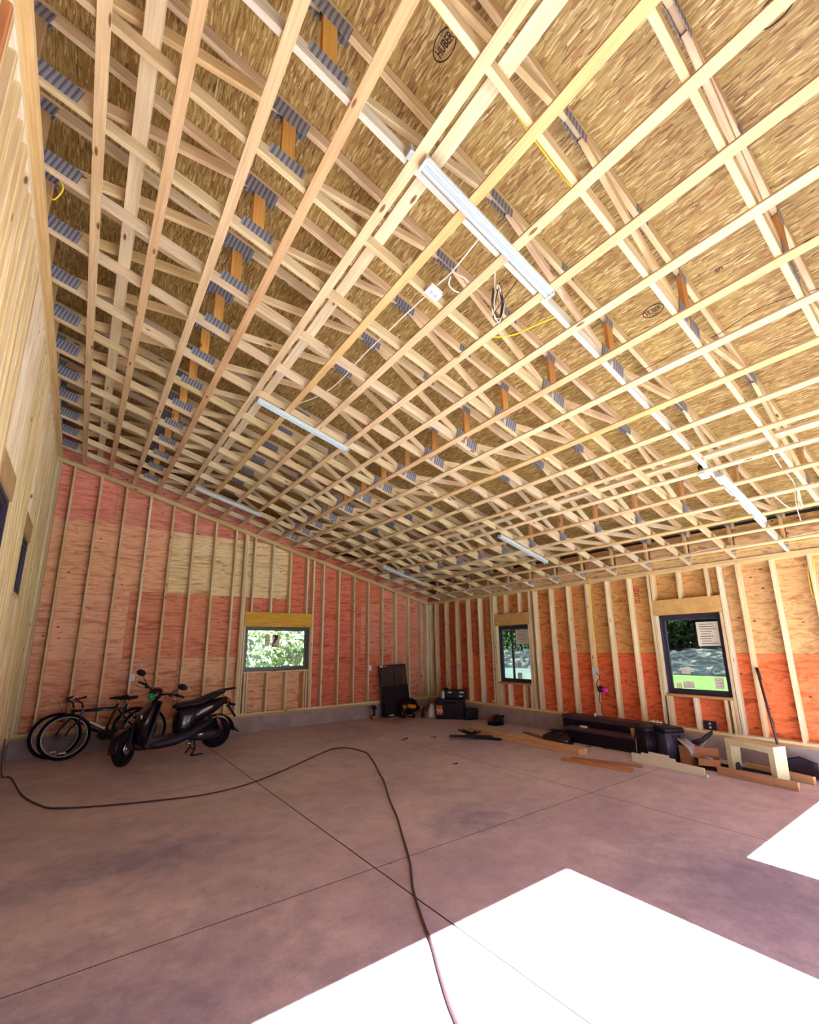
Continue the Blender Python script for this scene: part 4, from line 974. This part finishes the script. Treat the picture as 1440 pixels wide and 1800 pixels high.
MB().blob((-.10, .0, .10), (.11, .13, .11), 5, .08, 16, 10, flat=.0).build('hood', M_BLK, hm); MB().lathe([(.17, 0), (.175, .03), (.17, .06)], 22).build('base', M_BLK, hm)
MB().tube([(-.08, -.12, .15), (-.04, -.17, .17), (.05, -.17, .16), (.09, -.12, .14)], .016, 8).build('handle', M_BLK, hm)
cr = empty('cable_clump', (W + .03, -3.28, SILL)); tag(cr, 'little heap of dark cable ends on the sill beneath the two-part window', 'cable ends')
MB().tube([(0, .04, .0), (.02, .08, .05), (0, 0, .09), (.02, -.05, .04), (0, .02, .02), (.02, .06, .12), (0, 0, .16)], .006, 6).build('cable_loop', M_DCAB, cr); MB().blob((.01, .0, .03), (.03, .05, .03), 3).build('rag_scrap', M_WHITEP, cr)

# ------------------------------------------------------------------ timber and strips on the slab
def floor_board(name, a, b, w, h, z0, label, cat='board', color=(.66, .36, .2), m=None):
    o = board(name, (a[0], a[1], z0 + h / 2), (b[0], b[1], z0 + h / 2), w, h, None, color=color, m=m); tag(o, label, cat); return o
floor_board('timber_beam', (7.05, -2.78), (6.98, -5.22), .21, .088, 0, 'long thick timber beam lying on the slab along the eave wall', 'timber', (.78, .50, .30))
floor_board('wood_strip', (6.49, -5.20), (6.66, -6.14), .09, .035, 0, 'reddish offcut board at the end of the long beam, in front of its thinner twin', 'board', (.62, .30, .13))
floor_board('wood_strip', (6.62, -5.26), (6.95, -6.12), .045, .035, 0, 'thinner brown strip lying just behind the reddish offcut board', 'board', (.50, .25, .15))
floor_board('plank', (7.39, -6.86), (7.30, -7.68), .045, .09, 0, 'front timber plank lying on edge below the raw wood bench', 'board', (.62, .36, .22))
floor_board('plank', (7.92, -7.0), (7.74, -7.72), .05, .085, 0, 'rear timber plank lying under the raw wood bench', 'board', (.70, .46, .26))
floor_board('dark_bar', (7.86, -6.55), (7.84, -7.35), .05, .03, .0, 'long dark steel bar lying on the slab behind the bench planks', 'bar', m=M_DGREY)
def channel(a, b, label, z0=0):
    mx, L = frame((a[0], a[1], z0), (b[0], b[1], z0))
    o = MB().prism([(-.05, 0), (.05, 0), (.05, .03), (.042, .03), (.042, .008), (-.042, .008), (-.042, .03), (-.05, .03)], 0, L, 'x').build('metal_channel', M_DGREY, mx=mx); tag(o, label, 'metal strip')
channel((6.95, -2.55), (6.78, -3.05), 'dark metal strip sticking out behind the head of the long beam', .0)
channel((6.25, -3.02), (6.80, -3.55), 'grey metal strip lying crosswise, nearest the middle of the slab', .031)
channel((6.35, -3.42), (6.87, -3.12), 'blue grey metal strip lying on top of the crosswise strip', .062)
channel((6.55, -3.05), (6.84, -3.70), 'dark grey metal strip tucked beneath the other two by the beam', .0)
floor_board('shelf_board', (7.72, -3.50), (7.46, -4.30), .10, .02, 0, 'thin brown strip of board pointing at the black rubbish bag', 'board', (.28, .15, .12))
gb = plastic_bag((7.40, -4.48, 0), (.20, .28, .20), 'glossy black rubbish bag slumped at the end of the black cases', M_GLOSSBLK, 12, 'rubbish_bag')
# long black cases
def lcase(name, x0, x1, y0, y1, z0, z1, label):
    r = empty(name, ((x0 + x1) / 2, (y0 + y1) / 2, z0)); tag(r, label, 'long case')
    w, l, h = (x1 - x0) / 2, (y1 - y0) / 2, z1 - z0
    MB().box((-w, -l, 0), (w, l, h * .82)).build('case_body', M_BLK, r, bevel=.006); MB().box((-w - .006, -l - .006, h * .82), (w + .006, l + .006, h)).build('case_lid', M_DBRN, r, bevel=.006)
lcase('long_case', 7.66, 7.90, -5.70, -4.42, 0, .235, 'lower long black case on the slab, in front of the taller one')
lcase('long_case', 7.93, 8.20, -5.95, -4.22, 0, .40, 'taller long black case pushed against the concrete curb')
o = MB().blob((7.78, -4.72, .25), (.04, .08, .022), 5, .3, flat=.236).build('rag', M_BAG); tag(o, 'white scrap of rag lying on the lower black case', 'rag')
o = MB().blob((8.05, -4.80, .43), (.022, .022, .03), 5, .1, flat=.401).build('paper_ball', M_PAPER); tag(o, 'tiny white crumpled ball on the taller black case', 'paper')
cu = MB().lathe([(.032, 0), (.040, .11), (.041, .115), (.036, .115), (.030, .006)], 18, Matrix.Translation((7.72, -5.63, .236))).build('paper_cup', M_CUP); tag(cu, 'brown paper cup standing on the end of the lower black case', 'cup')
o = MB().tube([(7.60, -5.715, .0), (7.64, -5.70, .22)], .006, 6).build('thin_rod', M_WHITEP); tag(o, 'thin white rod leaning at the end of the lower black case', 'rod')
fo = MB().blob((7.98, -5.86, .435), (.07, .11, .035), 6, .3, 18, 8, flat=.402).build('foil_tray', M_FOIL); tag(fo, 'crumpled foil tray on top of the taller black case', 'foil')
# totes
M_TOTE = plain('blue grey plastic', (.05, .045, .085), .45, var=.2)
def tote(x, y, w, d, h, rz, label, bm=None):
    bm = bm or M_BLK
    r = empty('storage_tote', (x, y, 0), rz); tag(r, label, 'storage box')
    MB().loft([((0, 0, 0), (w * .44, 0, 0), (0, d * .44, 0)), ((0, 0, h * .86), (w * .5, 0, 0), (0, d * .5, 0))], 24, 8).build('tote_body', bm, r)
    MB().loft([((0, 0, h * .86), (w * .54, 0, 0), (0, d * .54, 0)), ((0, 0, h * .94), (w * .54, 0, 0), (0, d * .54, 0)), ((0, 0, h), (w * .48, 0, 0), (0, d * .48, 0))], 24, 8).build('tote_lid', M_BLK, r)
    for a in (-.6, -.2, .2, .6): MB().tube([(w * .5 * a, -d * .445, .03), (w * .5 * a, -d * .5, h * .82)], .008, 6).build('rib', bm, r)
    MB().tube([(-.05, -d * .5, h * .78), (-.05, -d * .5 - .025, h * .74), (.05, -d * .5 - .025, h * .74), (.05, -d * .5, h * .78)], .009, 8).build('handle', M_BLK, r)
    return r
tote(7.62, -5.90, .26, .24, .43, -.5, 'black lidded storage tote beside the paper cup')
tote(7.68, -6.17, .30, .27, .45, -.5, 'blue grey lidded storage tote next to the grey cloth and carton', M_TOTE)
o = MB().tube([(7.60, -6.0, .455), (7.66, -6.05, .48), (7.72, -6.12, .475), (7.66, -6.2, .47)], .008, 8).build('cord_scrap', M_DCAB); tag(o, 'short bit of dark cord lying across the tote lids', 'cord')
# stepped cream board
sp = [(0, 0), (.98, 0), (.98, .105), (.62, .115), (.62, .145), (.52, .15), (.52, .18), (.26, .19), (.26, .15), (.14, .15), (.14, .125), (0, .13)]
sp = [(0, 0), (.95, 0), (.95, .10), (.60, .105), (.60, .135), (.52, .137), (.52, .165), (.25, .17), (.25, .14), (.145, .142), (.145, .118), (0, .12)]
mx = frame((7.19, -5.86, 0), (7.13, -6.80, 0))[0]
o = MB().prism(sp, -.009, .009, 'y').build('stepped_board', M_TRIM, mx=mx, bevel=.002); tag(o, 'cream trim board with a stepped top edge standing on the slab', 'trim board')
o = MB().lathe([(.012, 0), (.02, .01), (.02, .03), (.01, .035)], 12, Matrix.Translation((7.10, -6.84, 0))).build('bottle_cap', M_WHITEP); tag(o, 'small white cap at the end of the stepped cream board', 'cap')
# cartons and cloth
def carton(x, y, w, d, h, rz, label, flaps=True):
    r = empty('cardboard_box', (x, y, 0), rz); tag(r, label, 'cardboard box'); t = .004
    mb = MB(); mb.box((-w / 2, -d / 2, 0), (w / 2, d / 2, t)); mb.box((-w / 2, -d / 2, t), (-w / 2 + t, d / 2, h)); mb.box((w / 2 - t, -d / 2, t), (w / 2, d / 2, h)); mb.box((-w / 2 + t, -d / 2, t), (w / 2 - t, -d / 2 + t, h)); mb.box((-w / 2 + t, d / 2 - t, t), (w / 2 - t, d / 2, h))
    mb.build('box_body', M_CARD, r)
    if flaps:
        MB().prism([(-w / 2, h), (-w / 2 - .09, h + .02), (-w / 2 - .088, h + .024), (-w / 2, h + .005)], -d / 2, d / 2, 'y').build('flap', M_CARD, r)
        MB().prism([(-d / 2, h), (-d / 2 - .06, h - .07), (-d / 2 - .056, h - .073), (-d / 2, h - .005)], -w / 2, w / 2, 'x').build('flap', M_CARD, r)
        MB().prism([(d / 2, h), (d / 2 + .03, h + .10), (d / 2 + .026, h + .10), (d / 2 - .004, h)], -w / 2, w / 2, 'x').build('flap', M_CARD, r)
    return r
carton(7.66, -6.44, .22, .16, .24, -.3, 'upright carton under the grey cloth beside the storage totes', False)
carton(7.62, -6.68, .24, .20, .13, -1.2, 'low open carton with raised flaps and coiled string inside')
ccable('string_coil', [(7.62 + .05 * math.cos(k), -6.68 + .06 * math.sin(k * 1.1), .115 + .004 * (k % 5)) for k in range(16)], .006, M_BAG, 'coil of pale string lying in the low open carton', 'string')
o = MB().loft([((7.66, -6.36, .30), (.10, .02, .02), (0, .06, .02)), ((7.64, -6.42, .27), (.13, .02, 0), (0, .09, .03)), ((7.60, -6.47, .18), (.09, .03, 0), (0, .03, .05)), ((7.57, -6.50, .08), (.04, .02, 0), (0, .02, .04))], 14).build('grey_cloth', M_FABRIC); tag(o, 'grey cloth draped over the upright carton', 'cloth')
ng = empty('nail_gun', (7.80, -6.52, .245), -1.0); tag(ng, 'dark nail gun lying on top of the cartons by the grey cloth', 'tool')
MB().loft([((-.10, 0, .02), (0, .02, 0), (0, 0, .03)), ((.02, 0, .05), (0, .028, 0), (0, 0, .035)), ((.12, 0, .13), (0, .026, 0), (0, 0, .035)), ((.17, 0, .17), (0, .02, 0), (0, 0, .025))], 12).build('gun_body', M_DGREY, ng); MB().tube([(.0, 0, .04), (-.04, 0, -.02), (-.06, 0, -.08)], .02, 10).build('grip', M_BLK, ng)
MB().tube([(.08, 0, .06), (.0, .0, -.05), (-.05, 0, -.1)], .012, 8).build('magazine', M_GREY, ng)
o = MB().loft([((7.50, -6.60, .02), (.03, .01, 0), (0, 0, .02)), ((7.52, -6.78, .02), (.035, 0, 0), (0, 0, .02)), ((7.50, -6.84, .015), (.02, 0, 0), (0, 0, .012))], 12).build('shoe', M_BLK); tag(o, 'flat dark shoe on the slab in front of the open carton', 'shoe')
o = MB().blob((7.78, -6.92, .05), (.07, .07, .055), 15, .3, flat=0).build('rag', M_DBRN); tag(o, 'dark brown rag heap between the carton and the bench', 'rag')
# bench
bn = empty('step_bench', (7.66, -7.20, 0), -.36); tag(bn, 'low raw wood bench standing over two planks by the eave wall', 'bench')
MB().box((-.10, -.27, .362), (.10, .27, .40)).build('bench_top', M_PTWOOD, bn, bevel=.004)
for a, b in ((-.31, -.27), (.27, .31)): MB().prism([(-.10, 0), (.085, 0), (.10, .40), (-.10, .40)], a, b, 'y').build('bench_side', M_PTWOOD, bn, bevel=.003)
for y in (-.27, .24): MB().box((-.10, y, 0), (-.06, y + .03, .362)).build('corner_block', M_PTWOOD, bn, bevel=.002)
MB().box((-.097, -.24, .32), (-.07, .24, .362)).build('apron', M_PTWOOD, bn, bevel=.002)
# pole and shovel
pl = empty('long_pole', (0, 0, 0)); tag(pl, 'long dark pole leaning against the studs beside the lawn window', 'pole')
MB().tube([(7.80, -7.44, .02), (W - .02, -7.20, 1.27)], .015, 10).build('pole_shaft', M_DBRN, pl); MB().tube([(8.19, -7.23, 1.12), (W - .018, -7.20, 1.28)], .019, 10).build('pole_grip', M_BLK, pl)
MB().tube([(7.99, -7.34, .54), (8.03, -7.32, .66)], .020, 10).build('pole_clip', M_DBRN, pl)
sv = empty('scoop_shovel', (7.95, -7.55, .0), .2); tag(sv, 'black plastic snow shovel blade curving up behind the bench', 'shovel')
v = []; f = []; n1, n2 = 12, 6
for i in range(n1 + 1):
    a = i / n1
    for j in range(n2 + 1):
        b = j / n2 - .5
        v.append((.12 * math.sin(a * 1.5) - .06 + .03 * math.cos(b * 3), b * (.34), .015 + .22 * a ** 1.3 * (1 - abs(b) * .5)))
f = [(i * (n2 + 1) + j, i * (n2 + 1) + j + 1, (i + 1) * (n2 + 1) + j + 1, (i + 1) * (n2 + 1) + j) for i in range(n1) for j in range(n2)]
bl = MB().add(v, f, True).build('blade', M_BLK, sv); so = bl.modifiers.new('thick', 'SOLIDIFY'); so.thickness = .006
MB().tube([(.02, -.16, .02), (.06, -.5, .02)], .014, 8).build('shaft', M_BLK, sv)
# small wood chips and offcuts on the floor
for k, (x, y, l, a, lab) in enumerate([(5.62, -2.52, .34, .6, 'long dark splinter lying just past the bend of the cord'), (6.1, -2.75, .12, 1.9, 'hook shaped dark scrap beyond the long splinter'), (5.15, -4.4, .10, .3, 'tiny curled dark scrap alone on the middle of the slab'), (7.55, -4.95, .11, 1.2, 'dark chip on the slab before the lower black case'), (7.62, -5.2, .10, 1.0, 'second dark chip on the slab before the lower black case, closer to the totes')]):
    pts = [(x + math.cos(a) * l * (t - .5) + .03 * math.sin(t * 4), y + math.sin(a) * l * (t - .5) + .02 * math.cos(t * 5), .006) for t in [q / 6 for q in range(7)]]
    o = MB().tube(pts, [.003, .008, .012, .013, .010, .006, .003], 6).build('wood_scrap', M_DBRN); tag(o, lab, 'scrap', 'dark scraps on the slab')
# white reflector hanging at the left edge
rf = empty('wall_reflector', (.05, -1.13, .53)); tag(rf, 'small white triangular reflector hanging low on the high wall by the cord', 'reflector')
MB().prism([(-.07, .06), (.06, .07), (-.01, -.05)], 0, .012, 'x').build('reflector_face', M_REFL, rf, bevel=.003)

# ------------------------------------------------------------------ outdoors
def ground_mat():
    m, t, b = mat('outdoor ground')
    v = mapped(t, (1, 1, 1), rnd=False); n = noise(t, v, 3, 6, .7); n2 = noise(t, v, .25, 3)
    c = ramp(t, n.outputs[0], [(.3, (.06, .14, .02)), (.7, (.14, .24, .05))])
    t.links.new(c, b.inputs['Base Color']); b.inputs['Roughness'].default_value = .9
    return m
M_LAWN = ground_mat()
M_DRIVE = conc_mat('gravel drive', (.46, .44, .40), (.34, .32, .29), False)
M_YARD = conc_mat('pale gravel', (.15, .19, .18), (.10, .13, .12), False)
o = MB().box((-40, -60, -.42), (70, 80, -.22)).build('lawn', M_LAWN); tag(o, 'bright green lawn seen through the eave wall windows', 'lawn', kind='structure')
o = MB().box((-6, YF - 14, -.22), (13, YF - .16, -.10)).build('driveway', M_DRIVE); tag(o, 'pale gravel driveway in front of the open garage doors', 'driveway', kind='structure')
o = MB().box((W + 5, 5.5, -.22), (40, 26, -.17)).build('gravel_yard', M_YARD); tag(o, 'pale gravel yard beyond the two-part eave window', 'gravel', kind='structure')
def rock_mat():
    m, t, b = mat('rubble bank')
    v = mapped(t, (.6, .6, 1.6), rnd=False); n = noise(t, v, 2.2, 8, .75, .5)
    t.links.new(ramp(t, n.outputs[0], [(.38, (.006, .010, .018)), (.53, (.028, .036, .05)), (.585, (.20, .19, .16)), (.7, (.4, .37, .32))]), b.inputs['Base Color'])
    b.inputs['Roughness'].default_value = .95; bump(t, b, n.outputs[0], 1, .3); return m
M_ROCK = rock_mat()
v = []; f = []; nx, ny = 30, 60; rnd = random.Random(5)
for i in range(nx + 1):
    for j in range(ny + 1):
        x = 30 + 14 * i / nx; y = -18 + 44 * j / ny; h = 1.72 * math.sin(math.pi * min(1, i / nx * .62 + .0)) ** .8 + rnd.uniform(-.16, .16) + .25 * math.sin(j * .7) * (i / nx)
        v.append((x, y, -.3 + max(-.2, h if i else -.1)))
f = [(i * (ny + 1) + j, (i + 1) * (ny + 1) + j, (i + 1) * (ny + 1) + j + 1, i * (ny + 1) + j + 1) for i in range(nx) for j in range(ny)]
o = MB().add(v, f, False).build('rubble_bank', M_ROCK); tag(o, 'grey bank of rubble and brush beyond the lawn', 'bank', kind='structure')
def leaf_mat(name, c1, c2):
    m, t, b = mat(name); oi = t.nodes.new('ShaderNodeObjectInfo'); n = noise(t, mapped(t, (1, 1, 1)), 1.7, 3)
    c = ramp(t, n.outputs[0], [(.3, c1), (.7, c2)]); t.links.new(c, b.inputs['Base Color']); b.inputs['Roughness'].default_value = .6
    tl = t.nodes.new('ShaderNodeBsdfTranslucent'); t.links.new(c, tl.inputs[0]); mx = t.nodes.new('ShaderNodeMixShader'); mx.inputs[0].default_value = .4
    t.links.new(b.outputs[0], mx.inputs[1]); t.links.new(tl.outputs[0], mx.inputs[2]); t.links.new(mx.outputs[0], t.nodes['Material Output'].inputs[0]); return m
M_LEAF = leaf_mat('dark leaves', (.008, .028, .010), (.05, .11, .03))
M_LEAF2 = leaf_mat('light leaves', (.42, .52, .36), (.70, .74, .50))
M_BARK = plain('pale bark', (.45, .42, .38), .9, var=.5)
def tree_proto(seed, m, H, R, n, ls, low=.25):
    r = empty('tree'); rnd = random.Random(seed)
    MB().tube([(0, 0, 0), (.05, .03, H * .4), (-.04, .05, H * .8), (0, 0, H * .95)], [.14, .11, .06, .02], 8).build('trunk', M_BARK, r)
    br = MB(); lv = MB()
    for k in range(16):
        a = rnd.uniform(0, 6.28); z0 = H * rnd.uniform(low, .85); l = R * rnd.uniform(.5, .95)
        e = Vector((math.cos(a) * l, math.sin(a) * l, z0 + l * .35)); br.tube([(0, 0, z0), e * .5 + Vector((0, 0, z0 * .5)), e], [.04, .025, .01], 5)
        for q in range(n // 16):
            c = e.lerp(Vector((0, 0, z0)), rnd.random() ** 1.5) + Vector((rnd.gauss(0, R * .22), rnd.gauss(0, R * .22), rnd.gauss(0, R * .2)))
            u = Vector((rnd.uniform(-1, 1), rnd.uniform(-1, 1), rnd.uniform(-1, 1))).normalized() * ls; w = u.cross(Vector((rnd.uniform(-1, 1), rnd.uniform(-1, 1), rnd.uniform(-1, 1)))).normalized() * ls * .55
            lv.add([c - u, c - w, c + u, c + w], [(0, 1, 2, 3)])
    br.build('branches', M_BARK, r); lv.build('foliage', m, r)
    return r
TA = tree_proto(1, M_LEAF, 8.5, 2.6, 7000, .17, .0); TB = tree_proto(2, M_LEAF2, 5.5, 1.9, 4200, .11, .1)
def place_trees(proto, spots, group, labs):
    for i, (x, y, s, rz, zz) in enumerate(spots):
        o = proto if i == 0 else copy_tree(proto); o.location = (x, y, zz); o.scale = (s, s, s); o.rotation_euler = (0, 0, rz)
        tag(o, labs, 'tree', group)
place_trees(TA, [(39, -2, 1, 0, 1.5), (41, 1.5, 1.1, 1, 1.6), (43, 5, 1, 2, 1.6), (40, 8.5, 1.15, 3, 1.2), (44, 12, 1, 4, 1.2), (41, 16, 1.1, 5, 1), (45, 19.5, 1.1, .5, 1), (39.5, 22, 1, 1.5, .6), (46, 3, 1.4, 2.5, 1.5), (47, 9, 1.4, 3.5, 1.2), (46, 15, 1.4, 4.5, 1), (37, 25, 1.2, 5.5, -.2), (33, 29, 1.2, .7, -.2), (43, -6, 1.2, .7, 1.4), (48, -3, 1.4, .9, 1.4)],
            'dark green woodland beyond the rubble bank', 'dark green tree in the woods beyond the lawn and rubble bank')
place_trees(TB, [(3.0, 4.4, 1, 0, -.3), (4.6, 5.0, 1, 1.3, -.3), (6.3, 4.6, 1.05, 2.1, -.3), (5.4, 7.4, 1.2, 3.0, -.3), (3.4, 7.5, 1.2, 4.2, -.3), (7.6, 7.2, 1.2, 5, -.3), (9.4, 8.4, 1.2, .4, -.3), (1.4, 6.4, 1.1, .9, -.3), (6.8, 11, 1.5, 2, -.3), (4, 11, 1.5, 1, -.3), (10, 12, 1.5, 3, -.3)],
            'pale leafy saplings close outside the end wall window', 'pale green leafy tree close outside the end wall window')
TC = copy_tree(TB)
place_trees(TC, [(22, 20.5, 1.3, 1, -.3), (25, 23, 1.3, 2, -.3), (28, 20, 1.2, 4, -.3), (19, 25, 1.4, 3, -.3), (29, 25, 1.4, 5, -.3), (24, 28, 1.6, 0, -.3)],
            'yellow green trees past the gravel yard', 'yellow green tree past the pale gravel yard')
